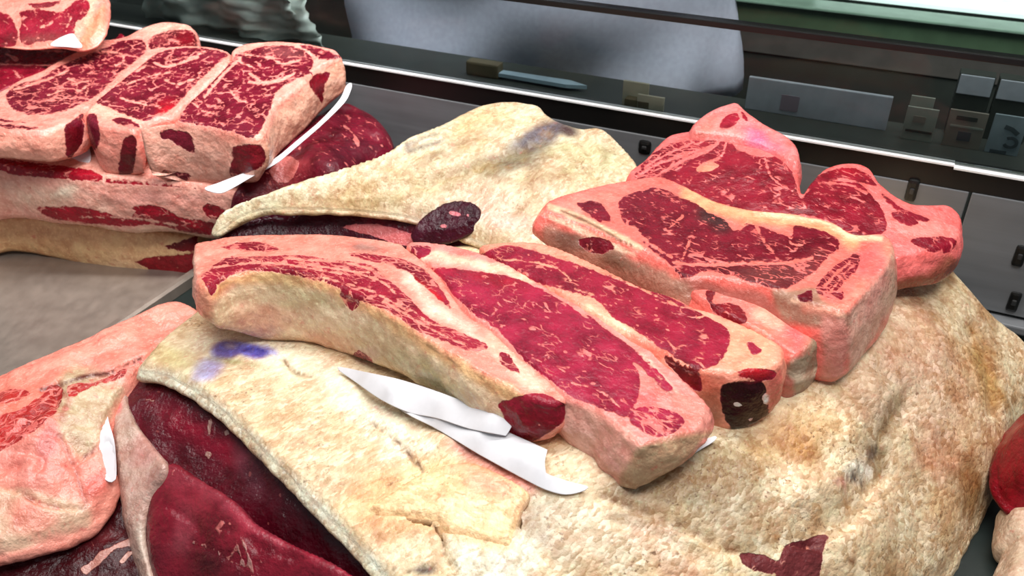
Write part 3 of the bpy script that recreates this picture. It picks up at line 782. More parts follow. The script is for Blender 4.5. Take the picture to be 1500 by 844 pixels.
fat_cap_paint = [
    ('t', (228,202,166), 30, [(540,600),(760,700),(900,740),(1250,560),(1330,600),(1330,760),(1100,844),(640,844),(520,760)]),
    ('t', (246,233,206), 22, [(330,490),(430,505),(540,570),(640,650),(600,690),(540,640),(470,560),(380,530),(300,520)]),
    ('t', (238,198,150), 18, [(560,690),(700,670),(765,715),(748,805),(660,785),(540,770),(500,740)]),
    ('t', (222,140,128), 14, [(650,645),(740,670),(790,705),(770,725),(700,690)], .9),
    ('t', (216,160,110), 16, [(530,755),(600,760),(650,780),(560,790)], .8),
    ('t', (180,166,146), 16, ('b',800,760,36,50,60), .8),('t', (236,220,190), 20, ('b',850,790,40,20,30), .7),('t', (150,136,116), 12, ('b',830,815,40,14,35), .7),('t', (232,240,222), 12, [(655,795),(700,805),(745,812),(760,790),(790,800),(770,850),(680,860)], .8),
    ('t', (146,128,98), 24, [(900,720),(1000,660),(1100,640),(1130,700),(1110,770),(1040,780),(960,740)], .85),
    ('t', (120,98,74), 18, ('b',1095,765,60,38,30), .75),
    ('t', (190,170,150), 16, ('b',880,800,70,34,35), .6),
    ('t', (214,150,140), 16, ('b',970,800,70,30,45), .7),
    ('t', (176,120,56), 12, ('b',1185,662,20,14,20), .9),
    ('t', (190,140,76), 22, ('b',1150,640,70,36,-20), .6),
    ('t', (204,176,140), 40, [(1250,440),(1400,420),(1500,540),(1470,680),(1380,800),(1200,844),(1180,700),(1280,600)], .65),('t', (214,196,164), 40, [(820,740),(1150,700),(1180,844),(820,860)], .6),
    ('t', (170,124,72), 14, ('b',1290,520,40,12,40), .6),('t', (176,132,84), 12, ('b',1250,590,50,8,40), .6),('t', (160,116,70), 12, ('b',1440,450,10,34,-25), .7),('t', (150,108,64), 10, ('b',1385,520,8,40,-15), .6),('t', (170,128,84), 12, ('b',1350,690,12,50,10), .5),('t', (206,190,160), 12, ('b',1320,780,60,14,-60), .6),('t', (156,120,76), 10, ('b',1300,820,12,40,15), .5),('t', (168,138,100), 12, ('b',1010,700,60,20,-15), .7),
    ('t', (140,88,40), 7, ('b',1342,442,14,9,25)), ('t', (140,88,40), 7, ('b',1358,462,16,9,40)), ('t', (120,80,44), 8, ('b',1392,402,9,12,0)),
    ('t', (176,128,66), 14, [(1420,480),(1450,520),(1470,580),(1450,600),(1420,540)], .85),
    ('t', (150,98,48), 9, ('b',1448,520,10,30,-20), .8),
    ('t', (146,104,58), 12, [(1380,650),(1420,670),(1440,720),(1420,760),(1400,720)], .85),
    ('t', (176,156,124), 18, [(1270,640),(1300,600),(1330,580),(1325,640),(1290,700),(1262,700)], .75),
    ('t', (206,150,126), 20, ('b',1375,660,34,40,-30), .6),
    ('t', (200,150,100), 22, ('b',1400,610,30,60,0), .5),
    ('t', (208,172,146), 26, [(1290,420),(1330,420),(1420,560),(1380,640),(1240,580)], .6),
    ('t', (214,168,140), 30, ('b',1340,520,50,34,40), .5),
    ('t', (86,72,200), 4, ('b',368,513,26,11,8), .8), ('t', (60,50,170), 3, ('b',372,516,14,6,8), .7), ('t', (104,94,200), 4, ('b',334,512,24,14,-10), .9), ('t', (120,112,205), 4, ('b',350,510,30,10,5), .9), ('t', (168,158,208), 8, ('b',304,542,24,15,-20), .9), ('t', (222,206,226), 3, ('b',338,506,9,5,0), .8), ('t', (40,34,150), 2, ('l', 2, [(356,514),(372,510),(392,516)]), .8), ('t', (150,140,210), 4, ('l', 3, [(390,508),(404,518)]), .7),
    ('t', (150,156,90), 5, ('b',345,530,24,4,8), .75),
    ('t', (196,176,110), 12, ('b',250,525,36,14,20), .6),
    ('g', .25, 18, [(200,540),(300,480),(430,505),(540,570),(600,640),(500,600),(400,560),(330,540),(240,552)]),
    ('g', .8, 40, [(840,720),(1340,560),(1500,400),(1560,600),(1350,900),(800,900)]),
    ('t', (222,214,190), 5, ('l', 9, [(205,548),(240,553),(290,580),(345,622),(400,678),(450,728),(505,785),(560,842)])),
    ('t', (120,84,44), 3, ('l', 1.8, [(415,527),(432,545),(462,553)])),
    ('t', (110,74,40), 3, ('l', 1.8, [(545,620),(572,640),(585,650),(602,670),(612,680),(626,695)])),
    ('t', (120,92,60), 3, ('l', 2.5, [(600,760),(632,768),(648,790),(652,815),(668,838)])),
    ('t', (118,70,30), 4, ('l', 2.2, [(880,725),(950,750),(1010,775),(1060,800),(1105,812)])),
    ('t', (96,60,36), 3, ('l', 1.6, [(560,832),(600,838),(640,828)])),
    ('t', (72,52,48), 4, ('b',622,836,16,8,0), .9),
    ('t', (130,104,70), 9, ('l',9,[(1316,585),(1292,640),(1292,690)]), .8), ('t', (240,226,206), 5, ('b',1258,690,22,18,-40), .7), ('t', (46,32,32), 2, ('b',1252,699,8,5,-10), 1), ('t', (46,32,32), 2, ('b',1262,706,4,4,0), 1), ('t', (46,32,32), 2, ('b',1240,703,4,3,0), 1), ('t', (70,52,52), 3, ('b',1278,664,7,13,20), .8), ('t', (60,40,40), 2, ('b',1256,686,3,6,10), .9), ('t', (214,140,124), 4, ('b',1234,706,9,5,0), .8),  # tints paint in the dark of the overhung crease and the small holes
    ('t', (120,70,30), 3, ('b',1247,822,5,6,0), .9),
]
loin, _, _ = piece(P1OUT, p1s, CREAM, lcol=(120,50,50), drop=40, zb=None, gran=.55, wet=.42, r=.030, step=.0030, grain=(900,800,1300,560), rough=.0016, bulge=0.006, bulk=.0045, rscale=16,
    lean=[(None, [(1150,800),(1176,792),(1212,784),(1208,800),(1200,844),(1190,870),(1140,870),(1140,830)]), (None, [(1085,812),(1120,815),(1150,835),(1120,840),(1090,828)])],
    paint=fat_cap_paint+[('m', 0.2, 3, [(1100,780),(1220,780),(1220,880),(1100,880)])], marb=.2, dents=[(.003,2.2,[(415,527),(432,545),(462,553)]),(.004,2.2,[(545,620),(572,640),(585,650),(602,670),(612,680),(626,695)]),(.005,2.6,[(600,760),(632,768),(648,790),(652,815),(668,838)]),(.006,9,[(880,725),(950,750),(1010,775),(1060,800),(1105,812)]),(.003,2,[(560,832),(600,838),(640,828)]),
        (.014,24,[(1330,575),(1295,640),(1285,690),(1250,740),(1190,775)]),(.010,9,[(1308,590),(1288,640),(1292,680),(1272,712)]),(.006,5,[(1240,704),(1256,698),(1268,706)]),(.005,4,[(1272,660),(1280,672)]),(.006,7,[(1195,796),(1165,790),(1140,800)]),(.008,12,[(1420,480),(1448,530),(1455,600)]),(.008,14,[(1385,650),(1425,700),(1425,760)]),(.005,10,[(1290,540),(1340,600),(1360,680)]),(.004,5,[(1230,560),(1300,620)]),(-.006,22,[(1240,640),(1230,700),(1150,730)]),(.003,3,[(310,520),(345,505),(390,522)]),(.004,10,[(900,760),(980,790),(1060,840)]),(.004,8,[(770,730),(760,800),(740,844)])],
    body='fat_cap', name='aged_beef_loin', label='huge cream fat-covered beef loin lying under the front steaks', cat='meat', seed=3)
# loin's lean: end face of two muscles with a pale membrane at the left
fs = [(200,560,.104),(300,640,.100),(420,740,.096),(540,840,.092),(175,600,.10),(175,700,.075),(200,800,.055),(230,900,.03),(300,700,.082),(400,800,.072),(480,900,.06),(300,850,.05)]
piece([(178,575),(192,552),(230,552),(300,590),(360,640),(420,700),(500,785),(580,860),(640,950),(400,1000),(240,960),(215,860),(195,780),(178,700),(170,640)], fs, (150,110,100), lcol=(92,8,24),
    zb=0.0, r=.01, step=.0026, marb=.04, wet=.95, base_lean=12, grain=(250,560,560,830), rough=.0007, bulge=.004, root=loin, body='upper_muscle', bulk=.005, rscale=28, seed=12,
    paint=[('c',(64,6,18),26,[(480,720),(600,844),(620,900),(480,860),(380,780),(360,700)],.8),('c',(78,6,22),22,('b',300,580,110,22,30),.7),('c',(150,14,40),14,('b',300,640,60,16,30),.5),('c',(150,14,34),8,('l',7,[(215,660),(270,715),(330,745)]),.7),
           ('l',-6,2,('b',307,628,4,14,5)),('l',-6,2,('b',332,634,4,6,0)),('l',-8,2,('b',305,668,5,5,0)),('l',-5,2,('l',1.2,[(185,575),(205,583),(225,588)])),('l',-5,2,('l',1.2,[(186,588),(196,600)])),('l',-4,2,('l',1.,[(212,614),(220,626)])),('c',(120,60,70),8,('b',365,690,14,36,-25),.5)])
ls = [(240,690,.098),(290,710,.102),(340,748,.103),(400,790,.100),(470,840,.098),(540,890,.095),(220,800,.065),(250,900,.035),(330,850,.075),(420,920,.06)]
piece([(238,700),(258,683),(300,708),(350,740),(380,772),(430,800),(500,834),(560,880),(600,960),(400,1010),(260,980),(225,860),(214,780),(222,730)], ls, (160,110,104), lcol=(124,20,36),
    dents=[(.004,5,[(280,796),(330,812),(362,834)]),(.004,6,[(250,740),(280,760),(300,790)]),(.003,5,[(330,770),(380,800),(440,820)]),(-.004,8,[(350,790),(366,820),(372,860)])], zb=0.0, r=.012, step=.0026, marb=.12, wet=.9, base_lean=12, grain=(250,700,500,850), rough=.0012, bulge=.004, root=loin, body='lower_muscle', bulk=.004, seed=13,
    veins=[(1.6,[(280,794),(310,804),(335,820),(362,834)]),(1.4,[(362,834),(352,812),(346,788)]),(1.8,[(355,790),(366,820),(372,860)]),(1.0,[(335,820),(345,804)])],
    paint=[('c',(70,8,18),18,('b',300,830,60,24,10),.8),('c',(190,80,94),7,('l',5,[(330,742),(370,770),(410,795)]),.8),('c',(168,70,80),10,('l',9,[(250,700),(300,716),(350,750)]),.5),('c',(150,60,70),12,('b',270,770,14,40,10),.5),('c',(176,50,66),8,('l',8,[(340,752),(370,775),(400,790),(440,806),(520,840)]),.7),('c',(150,40,52),22,('b',290,730,70,24,30),.5)])  # pale streaks paint a highlight along the muscle's ridge
ms = [(180,570,.108),(172,640,.098),(215,640,.100),(240,690,.104),(180,720,.078),(210,740,.080),(200,800,.058),(225,860,.045),(240,920,.03)]
piece([(166,600),(182,556),(196,552),(188,580),(200,620),(222,650),(246,682),(240,702),(222,728),(213,770),(216,810),(228,850),(240,940),(225,950),(212,850),(196,800),(184,760),(174,700),(168,650)], ms, (198,160,146),
    zb=0.0, r=.006, step=.0022, wet=.7, root=loin, body='membrane', bulk=.003, seed=14, rough=.0014,
    paint=[('t',(196,140,130),8,('b',210,660,22,26,60),.8),('t',(150,120,104),6,('b',190,620,6,40,0),.5),('t',(160,116,106),8,('b',228,700,20,14,-30),.7),('t',(226,70,80),4,('b',172,593,5,10,0),.9),('t',(196,176,160),7,('l',5,[(205,770),(212,820),(222,850)]),.6),('g',.15,5,('b',200,700,60,90,0))])
# torn flap of fat lying on the cap
piece([(540,750,8),(600,759,8),(640,764,8),(646,780,9),(664,786,9),(690,790,9),(720,798,10),(746,802,10),(752,780,9),(764,745,9),(772,722,8),(740,700,4),(690,680,3),(630,690,3),(580,720,4)],
    stack(on(p1s,[(540,750),(640,775),(750,800),(770,722),(640,730),(700,750)],.0045),on(p1s,[(690,680),(630,690),(580,720)],.001)), (240,200,152), gran=.5, wet=.45, r=.004, step=.0022, root=loin, body='fat_flap', bulk=.003, seed=15, grain=(560,700,770,760),
    paint=[('t',(226,150,130),16,('b',700,700,60,18,25),.6),('t',(214,158,100),10,('l',8,[(560,757),(640,772),(664,788),(746,804)]),.6),('t',(246,220,180),18,('b',680,740,50,22,20),.5)])

# ---------------------------------------------------------------- front steaks
piece([(285,360,94),(285,360,94),(340,350,90),(420,347,80),(500,348,80),(590,361,60),(592,364,60),(622,386,60),(648,412,60),(664,438,60),(690,468,60),(714,482,60),(760,524,60),(800,556,60),(836,590,36),(836,590,36),(806,597,50),(764,584,68),(702,550,66),(640,513,70),(560,461,84),(490,424,98),(430,404,102),(372,401,100),(326,414,72),(304,428,52),(288,420,50),(283,390,72)],
    [(290,380,.214),(450,350,.212),(600,370,.208),(400,400,.217),(560,460,.213),(700,548,.208),(820,590,.203),(700,480,.208)], (243,146,128), lcol=(166,32,52), marb=.62, wet=.75, r=.0035, grain=(400,380,650,470), seed=21,
    lean=[('lean_strip',[(325,362),(345,356),(375,355),(400,361),(408,367),(390,369),(350,366),(330,364)]),
          ('lean_eye',[(296,407),(305,395),(334,378),(380,376),(434,374),(490,382),(544,390),(581,420),(603,440),(628,466),(665,484),(709,503),(713,512),(687,514),(647,499),(603,481),(581,462),(529,440),(507,427),(456,410),(408,401),(371,397),(340,402),(318,418),(304,416)]),
          ('lean_strip',[(512,371),(560,375),(600,384),(628,402),(650,430),(660,452),(640,436),(615,415),(585,398),(560,388),(530,381)]),
          ('end_muscle',[(730,592),(776,577),(804,579),(822,590),(834,598),(824,618),(804,634),(776,648),(744,640),(738,610)]),
          (None,[(514,523),(526,514),(540,522),(550,538),(552,548),(510,538)]),(None,[(498,428),(520,430),(527,445),(515,455),(503,442)]),(None,[(294,402),(312,402),(318,418),(310,434),(302,420)]),
          (None,[(732,518),(746,520),(754,534),(762,548),(746,540),(733,530)])],
    rough=.0022, veins=[(2.2,[(300,384),(340,370),(400,374),(470,370),(540,384),(590,400)]),(1.2,[(345,370),(380,384),(420,384)]),(1.6,[(440,385),(490,394),(540,400)]),(1.5,[(560,400),(590,425),(612,438)]),(3.5,[(560,388),(600,405),(615,430),(640,452),(670,470),(700,490)]),(1.3,[(600,452),(630,474),(655,478)]),(1.5,[(300,396),(360,386),(430,389),(500,402)]),(1.4,[(420,379),(520,388),(580,411)]),(1.5,[(470,406),(540,426),(600,456)]),(1.3,[(560,441),(620,476),(680,506)]),(1.6,[(520,398),(560,414),(580,430)])],
    paint=[('t',(238,208,174),10,[(300,470),(330,420),(375,400),(430,404),(490,424),(560,461),(640,513),(702,550),(764,584),(740,650),(600,580),(440,520),(300,480)]),
           ('t',(244,188,130),7,('l',9,[(312,430),(340,412),(400,406),(470,420),(560,465),(640,517),(700,553),(760,586),(800,598)]),.85),
           ('t',(232,160,138),14,('b',380,470,40,22,10),.7),('t',(232,164,134),14,('b',470,505,40,16,15),.7),('t',(190,176,128),14,('b',445,432,36,14,10),.6),('t',(168,158,108),16,('b',632,552,44,16,30),.8),('t',(196,172,128),16,('b',560,500,40,30,30),.5),
           ('t',(206,160,150),8,('b',540,520,14,10,0),.5),('t',(236,160,126),6,('b',300,440,12,30,0),.7),('t',(214,170,150),4,('b',281,410,7,50,5),.8),
           ('t',(250,212,190),8,('l',8,[(600,408),(640,455),(680,478),(702,500)]),.8),('c',(200,22,30),4,[(583,402),(600,405),(625,418),(650,440),(640,440),(610,425),(590,415)],.9),  # red stripe puts the shadowy gap between two steaks into the lean colour
           ('t',(250,196,170),9,('l',12,[(720,500),(760,540),(790,570)]),.8),('t',(150,110,100),5,('b',530,362,22,6,0),.8),('c',(120,8,18),8,('b',785,625,40,24,0),.7),('m',.15,5,('b',785,615,60,40,0)),('m',.8,10,('b',470,380,150,16,5)),('g',.12,10,[(300,420),(500,430),(760,590),(740,650),(300,480)])],
    name='rib_steak', label='front steak, marbled, with thick yellowish fat side and red end over white paper', cat='steak')

piece([(596,360,60),(640,359,60),(692,370,60),(746,392,60),(794,420,60),(833,442,50),(872,461,50),(916,490,50),(960,520,50),(1002,560,46),(1040,598,36),(1040,602,34),(1031,630,20),(1031,630,20),(1004,642,36),(985,648,44),(942,656,62),(938,656,66),(938,656,66),(905,632,84),(872,604,104),(832,588,70),(800,560,60),(745,512,60),(714,484,60),(690,468,60),(664,438,60),(648,412,60),(622,386,60)],
    [(640,362,.206),(700,372,.206),(900,490,.206),(1035,615,.200),(840,590,.205),(700,470,.206),(940,650,.203)], (240,138,128), lcol=(172,34,62), marb=.42, wet=.75, r=.003, grain=(680,420,900,560), seed=22,
    lean=[('lean_eye',[(622,396),(640,393),(664,393),(706,399),(740,404),(770,414),(800,428),(826,443),(860,468),(880,490),(910,516),(932,540),(938,562),(934,585),(918,611),(905,608),(870,594),(838,582),(810,562),(770,530),(745,502),(725,480),(700,465),(680,448),(665,434),(650,412),(636,400)]),
          ('small_muscle',[(925,602),(950,595),(989,604),(1003,618),(989,634),(959,640),(937,630),(923,617)]),(None,[(601,364),(612,360),(630,362),(628,372),(606,381)]),
          (None,[(860,462),(884,480),(925,508),(960,540),(985,570),(975,574),(950,548),(915,520),(880,494)])],
    rough=.002, veins=[(1.0,[(895,480),(930,512),(968,556)]),(1.2,[(838,562),(880,574),(908,598)]),(1.4,[(940,598),(950,612),(985,618)]),(1.2,[(958,600),(962,636)])],
    paint=[('t',(236,164,146),10,[(800,560),(832,588),(872,604),(938,656),(905,730),(800,680)]),('t',(214,150,140),10,('b',880,670,34,20,20),.6),('t',(238,176,160),8,('b',850,640,26,26,0),.6),('t',(178,140,108),6,[(936,658),(1031,630),(1040,640),(950,720),(905,728)]),('t',(206,166,130),10,('b',985,672,36,10,-35),.6),
           ('t',(250,190,168),6,('l',7,[(600,374),(640,380),(700,390),(760,404)])),('t',(252,214,180),6,('l',5,[(640,372),(720,392),(780,410)]),.8),('t',(206,120,112),9,[(900,510),(960,536),(1020,590),(1038,604),(1000,600),(950,560)],.9),('t',(170,116,96),5,('l',3,[(905,505),(950,545),(990,585)]),.6),('t',(250,200,178),4,('l',2,[(940,520),(975,556),(1010,595)]),.8),('t',(232,90,90),8,('b',945,585,18,14,0),.7),
           ('t',(214,140,126),6,[(1000,575),(1040,598),(1031,632),(1010,625),(985,590)],.8),('m',.75,6,('b',960,618,45,26,0)),('c',(190,30,40),14,('b',690,402,60,10,10),.6)],
    name='strip_steak', label='long strip steak behind the front steak, pink fat end beside the paper tip', cat='steak')

piece([(702,366,60),(730,359,60),(768,357,60),(800,361,60),(830,371,60),(880,394,60),(940,424,60),(990,440,60),(1012,452,60),(1050,464,60),(1098,484,60),(1140,506,60),(1147,514,60),(1146,534,74),(1146,534,74),(1120,546,80),(1088,552,82),(1050,549,84),(1022,546,80),(1000,540,56),(976,525,36),(950,508,36),(924,496,36),(890,476,36),(860,458,40),(826,438,40),(790,416,40),(746,394,40)],
    [(710,366,.205),(830,372,.209),(960,430,.210),(1140,510,.213),(1060,548,.212),(870,462,.209)], (246,152,126), lcol=(164,30,54), marb=.40, wet=.75, r=.003, grain=(800,380,1000,500), seed=23,
    lean=[('lean_eye',[(702,376),(720,366),(746,360),(804,374),(872,396),(940,418),(989,440),(1037,466),(1064,481),(1069,500),(1058,526),(1037,540),(1018,539),(989,524),(940,490),(900,466),(872,438),(833,427),(794,417),(746,398),(712,382)]),
          ('side_muscle',[(1076,548),(1104,540),(1136,545),(1132,556),(1112,558)]),('dark_end',[(1058,566),(1090,559),(1118,562),(1126,592),(1124,628),(1100,634),(1072,628),(1058,600)]),(None,[(974,522),(1000,538),(1024,546),(1026,574),(1005,562),(978,534)]),(None,[(1094,503),(1103,503),(1115,514),(1104,521),(1098,513)])],
    veins=[(1.4,[(720,380),(780,384),(820,396),(836,412)]),(1.1,[(800,372),(860,392),(930,420)]),(1.0,[(842,424),(880,436)]),(1.5,[(1022,466),(1040,463),(1058,474)]),(1.0,[(880,394),(940,424),(1000,452)])],
    paint=[('t',(252,206,170),6,('l',7,[(860,452),(900,474),(924,492)]),.9),('t',(244,120,100),7,('l',6,[(924,494),(960,512),(980,524)]),.8),('t',(244,164,130),10,('b',1095,510,44,36,20),.7),('t',(232,120,92),8,[(1020,548),(1060,556),(1058,600),(1024,580)],.8),('t',(178,110,80),8,[(1020,565),(1058,570),(1056,630),(1030,620)],.7),
           ('c',(56,8,12),5,[(1050,556),(1124,556),(1130,640),(1056,636)]),('m',.0,3,[(1050,556),(1124,556),(1130,640),(1056,636)]),('l',-7,2,('b',1080,592,10,5,20)),('l',-7,2,('b',1121,586,5,8,0)),('l',-6,2,('b',1084,573,4,3,0)),('l',-5,2,('b',1100,614,6,3,-20)),('t',(244,236,228),2,('b',1080,592,10,5,20)),('t',(244,236,228),2,('b',1121,586,5,8,0)),('t',(236,220,212),2,('b',1084,573,4,3,0)),('t',(220,180,176),2,('b',1100,614,6,3,-20)),('c',(112,12,16),4,[(970,518),(1024,540),(1030,580),(975,540)]),
           ('t',(206,90,80),5,[(1126,548),(1148,536),(1146,620),(1128,630)],.8),('c',(186,26,34),4,('b',1105,548,34,9,0)),('g',.1,5,('b',1060,560,90,60,0))],
    name='strip_steak', label='strip steak with blackish dried end, between the pink fat-ended steak and grey-sided piece', cat='steak')

piece([(1006,428,40),(1010,414,40),(1024,398,60),(1060,404,60),(1100,416,60),(1140,430,80),(1170,446,100),(1196,456,110),(1214,466,98),(1214,466,98),(1212,490,80),(1200,506,68),(1182,522,62),(1160,528,60),(1120,500,60),(1080,478,60),(1040,456,50)],
    [(1010,425,.212),(1030,400,.214),(1140,432,.209),(1170,520,.204),(1214,468,.205)], (232,114,102), lcol=(130,16,28), marb=.3, wet=.85, r=.005, seed=24, grain=(1020,410,1150,460),
    lean=[('lean_strip',[(1034,428),(1048,428),(1044,444),(1075,446),(1092,460),(1090,476),(1066,470),(1044,456)])],
    paint=[('t',(250,140,124),10,('l',9,[(1030,405),(1090,425),(1140,450)]),.7),('t',(252,176,150),8,('b',1130,462,24,18,30),.7),('t',(240,90,92),8,('b',1166,490,12,30,-15),.8),('t',(206,140,110),6,('b',1110,486,24,10,20),.7),('t',(152,126,104),6,[(1150,438),(1216,464),(1216,560),(1160,600),(1150,536),(1182,515),(1182,480)],1),
           ('t',(128,108,84),8,('b',1190,520,20,22,0),.6),('t',(236,206,178),3,('l',5,[(1156,560),(1180,552),(1210,538)])),('t',(150,100,84),4,[(1160,574),(1212,556),(1212,570),(1162,596)],.9),('t',(206,90,84),4,[(1150,550),(1164,556),(1166,590),(1146,596)],.8)],
    name='steak_end', label='short pink steak end with grey outer rind and white seam, beside the blackish end', cat='steak')

piece([(793,314,30),(793,314,30),(800,299,50),(840,285,50),(900,271,50),(960,262,50),(985,268,50),(1010,280,50),(1050,299,50),(1100,311,50),(1160,317,50),(1220,330,50),(1250,347,50),(1290,346,60),(1306,356,80),(1310,376,88),(1300,396,90),(1282,418,92),(1260,442,92),(1238,464,90),(1238,464,90),(1205,456,92),(1160,440,90),(1120,424,80),(1080,418,70),(1040,412,60),(1005,412,50),(975,394,50),(930,367,50),(880,348,48),(836,330,44)],
    [(793,312,.222),(960,262,.226),(1100,312,.228),(1300,350,.232),(1238,462,.232),(1040,410,.222),(930,366,.221)], (246,116,104), lcol=(130,22,38), marb=.42, wet=.8, r=.0035, grain=(920,300,1150,400), seed=25,
    lean=[('lean_eye',[(908,312),(907,296),(920,286),(938,280),(960,276),(980,281),(996,289),(1020,299),(1035,310),(1060,322),(1075,338),(1095,329),(1122,335),(1159,347),(1163,331),(1181,333),(1210,340),(1229,354),(1227,367),(1215,374),(1204,387),(1190,400),(1172,412),(1145,423),(1120,419),(1090,410),(1060,401),(1030,398),(1000,408),(985,390),(962,371),(946,360),(934,340),(930,333),(915,328)]),
          ('small_muscle',[(854,297),(868,295),(884,302),(894,322),(876,324),(860,312),(845,300)]),('tail_muscle',[(1196,420),(1210,402),(1227,387),(1249,374),(1261,376),(1254,396),(1233,417),(1236,437),(1218,437),(1198,430)]),(None,[(1168,434),(1190,424),(1190,442),(1172,444)]),(None,[(850,352),(880,348),(900,362),(880,372),(855,366)])],
    fat=[(None,[(1076,326),(1095,330),(1082,340)])],
    veins=[(1.6,[(1108,332),(1118,352),(1132,370)]),(1.4,[(1160,346),(1158,356),(1175,360)]),(2.0,[(930,334),(950,356),(985,378)]),(2.4,[(985,385),(1020,388),(1060,388),(1100,386),(1150,386),(1190,378)]),(1.2,[(1000,318),(975,338)]),(1.2,[(1012,350),(1000,380)]),(1.8,[(1208,420),(1226,400),(1246,384)]),(1.2,[(1214,432),(1232,408),(1252,386)])],
    paint=[('t',(252,168,122),7,('l',10,[(1005,285),(1060,308),(1110,318),(1170,322),(1225,338),(1250,354)]),.9),('t',(254,212,172),4,('l',4,[(1110,312),(1160,318),(1215,328),(1245,345),(1290,350)]),.8),('t',(248,150,132),14,('b',850,300,50,16,-18),.6),('c',(70,48,44),9,('b',1052,325,26,15,30),.85),('c',(122,48,48),9,[(1050,392),(1150,384),(1205,372),(1190,402),(1145,424),(1075,408)],.85),
           ('t',(176,100,88),8,[(1000,406),(1060,420),(1130,436),(1150,500),(1000,450)],.9),('t',(168,120,100),8,[(796,325),(850,345),(930,376),(1010,420),(1000,450),(850,400),(800,370)],.9),('t',(238,196,160),3,('l',5,[(806,303),(850,320),(890,338),(936,364)])),('t',(128,80,56),2,('l',2.2,[(822,309),(860,325),(924,360)]),.95),('t',(244,206,176),3,('l',3.5,[(796,313),(840,333),(930,374)]),.95),('t',(120,84,70),6,('b',830,352,26,12,20),.8),('t',(110,78,60),7,('b',905,384,34,9,25),.8),
           ('t',(214,160,140),6,[(1240,464),(1312,360),(1316,440),(1242,556)]),('t',(190,150,124),6,('l',9,[(1300,360),(1310,400),(1300,440)]),.6),('t',(206,120,112),8,('b',1285,420,10,40,25),.6),('t',(156,122,100),5,[(1128,422),(1160,425),(1195,424),(1206,440),(1240,458),(1242,478),(1150,470)],.9),('t',(240,190,160),3,('l',2.5,[(1160,440),(1205,454),(1236,463)]),.8),('t',(212,136,122),6,[(1205,462),(1240,466),(1242,558),(1205,556)],.9),('t',(244,150,128),6,('l',6,[(1180,452),(1236,450),(1290,372)]),.6),('t',(250,96,100),10,('b',1275,385,22,26,30),.6),
           ('m',.75,8,('b',1225,405,40,40,0)),('m',.6,10,[(985,380),(1150,384),(1205,375),(1150,424),(1000,408)])],
    flare=.010, name='t_bone_steak', label='broad steak with dark marbled eye and bone edge, topmost above the grey-sided piece', cat='steak')

piece([(918,264,50),(945,238,50),(965,215,50),(985,202,50),(1030,197,50),(1066,200,50),(1100,210,50),(1150,224,50),(1166,236,60),(1173,286,60),(1175,290,60),(1175,290,60),(1185,274,60),(1205,253,60),(1240,244,60),(1272,252,60),(1290,276,60),(1330,304,60),(1385,307,60),(1406,322,56),(1409,345,48),(1400,366,44),(1375,378,42),(1335,386,40),(1300,392,40),(1260,370,50),(1180,345,50),(1050,320,50),(960,285,50)],
    [(920,264,.212),(985,202,.232),(1066,198,.240),(1160,230,.238),(1172,288,.226),(1205,255,.226),(1270,252,.226),(1330,306,.219),(1400,330,.210),(1290,390,.206),(1100,315,.214)], (246,112,108), lcol=(150,24,42), marb=.42, wet=.8, r=.007, grain=(960,240,1250,320), seed=26, bulk=.003, rscale=40,
    lean=[('lean_eye',[(960,262),(975,252),(1000,238),(1040,222),(1062,204),(1080,218),(1110,230),(1150,232),(1164,262),(1174,290),(1200,262),(1225,266),(1260,270),(1280,290),(1294,312),(1297,338),(1272,352),(1240,340),(1200,319),(1100,309),(1040,299),(1000,280),(972,268)]),
          ('lean_strip',[(928,260),(950,232),(985,210),(1050,204),(1040,216),(1000,232),(965,254),(945,264)]),('lean_cap',[(1182,272),(1205,254),(1240,246),(1266,252),(1284,272),(1268,270),(1240,262),(1210,266),(1195,278)]),('nub_muscle',[(1335,352),(1370,347),(1400,352),(1392,370),(1360,368)]),(None,[(1306,312),(1322,312),(1345,326),(1330,331),(1312,322)]),(None,[(1290,282),(1320,304),(1362,322),(1350,325),(1310,306)])],
    veins=[(2.2,[(930,262),(960,242),(1000,228),(1045,214)]),(1.6,[(1064,206),(1056,230),(1030,240)]),(1.6,[(1200,268),(1240,270),(1270,284)]),(1.2,[(1120,230),(1130,260),(1160,280)]),(1.4,[(945,245),(985,222),(1030,208)])],
    paint=[('t',(206,150,112),8,('b',1035,248,26,10,-10),.7),('l',-5,4,('b',1035,247,22,8,-10)),('t',(232,110,104),8,('b',1350,390,50,16,-10),.6),('t',(150,84,60),7,('l',12,[(1320,420),(1370,408),(1395,385)]),.9),('t',(250,140,128),10,('b',1350,335,40,14,10),.6),('m',.85,7,[(918,264),(985,200),(1066,200),(960,266)]),('c',(186,24,40),8,('b',1240,250,40,8,0),.6)],
    name='t_bone_steak', label='steak at the back with a rounded pink bone nub at its right end', cat='steak')

piece([(1012,202,30),(1013,188,30),(1040,168,30),(1070,157,30),(1082,158,30),(1094,170,30),(1122,190,30),(1152,206,30),(1168,222,40),(1172,246,60),(1160,250,60),(1120,226,40),(1066,210,40),(1030,206,30)],
    [(1013,195,.244),(1075,158,.258),(1160,212,.247),(1160,248,.240),(1060,208,.243)], (242,126,122), lcol=(178,28,50), marb=.2, wet=.8, r=.008, seed=27, bulk=.003, rscale=50,
    lean=[('lean_spot',[(1054,186),(1062,172),(1076,166),(1083,174),(1072,186),(1060,190)]),(None,[(1084,162),(1092,168),(1096,178),(1088,174)])],
    paint=[('t',(206,130,112),8,('b',1035,185,18,12,-30),.7),('t',(176,92,150),9,('b',1106,202,20,12,30),.75),('t',(250,150,140),8,('b',1080,196,20,6,10),.7),('t',(234,104,130),12,('b',1135,214,20,12,30),.6)],
    name='steak_fat_end', label='pink fatty steak end with faint purple stamp, rising behind the bone-nub steak', cat='steak')

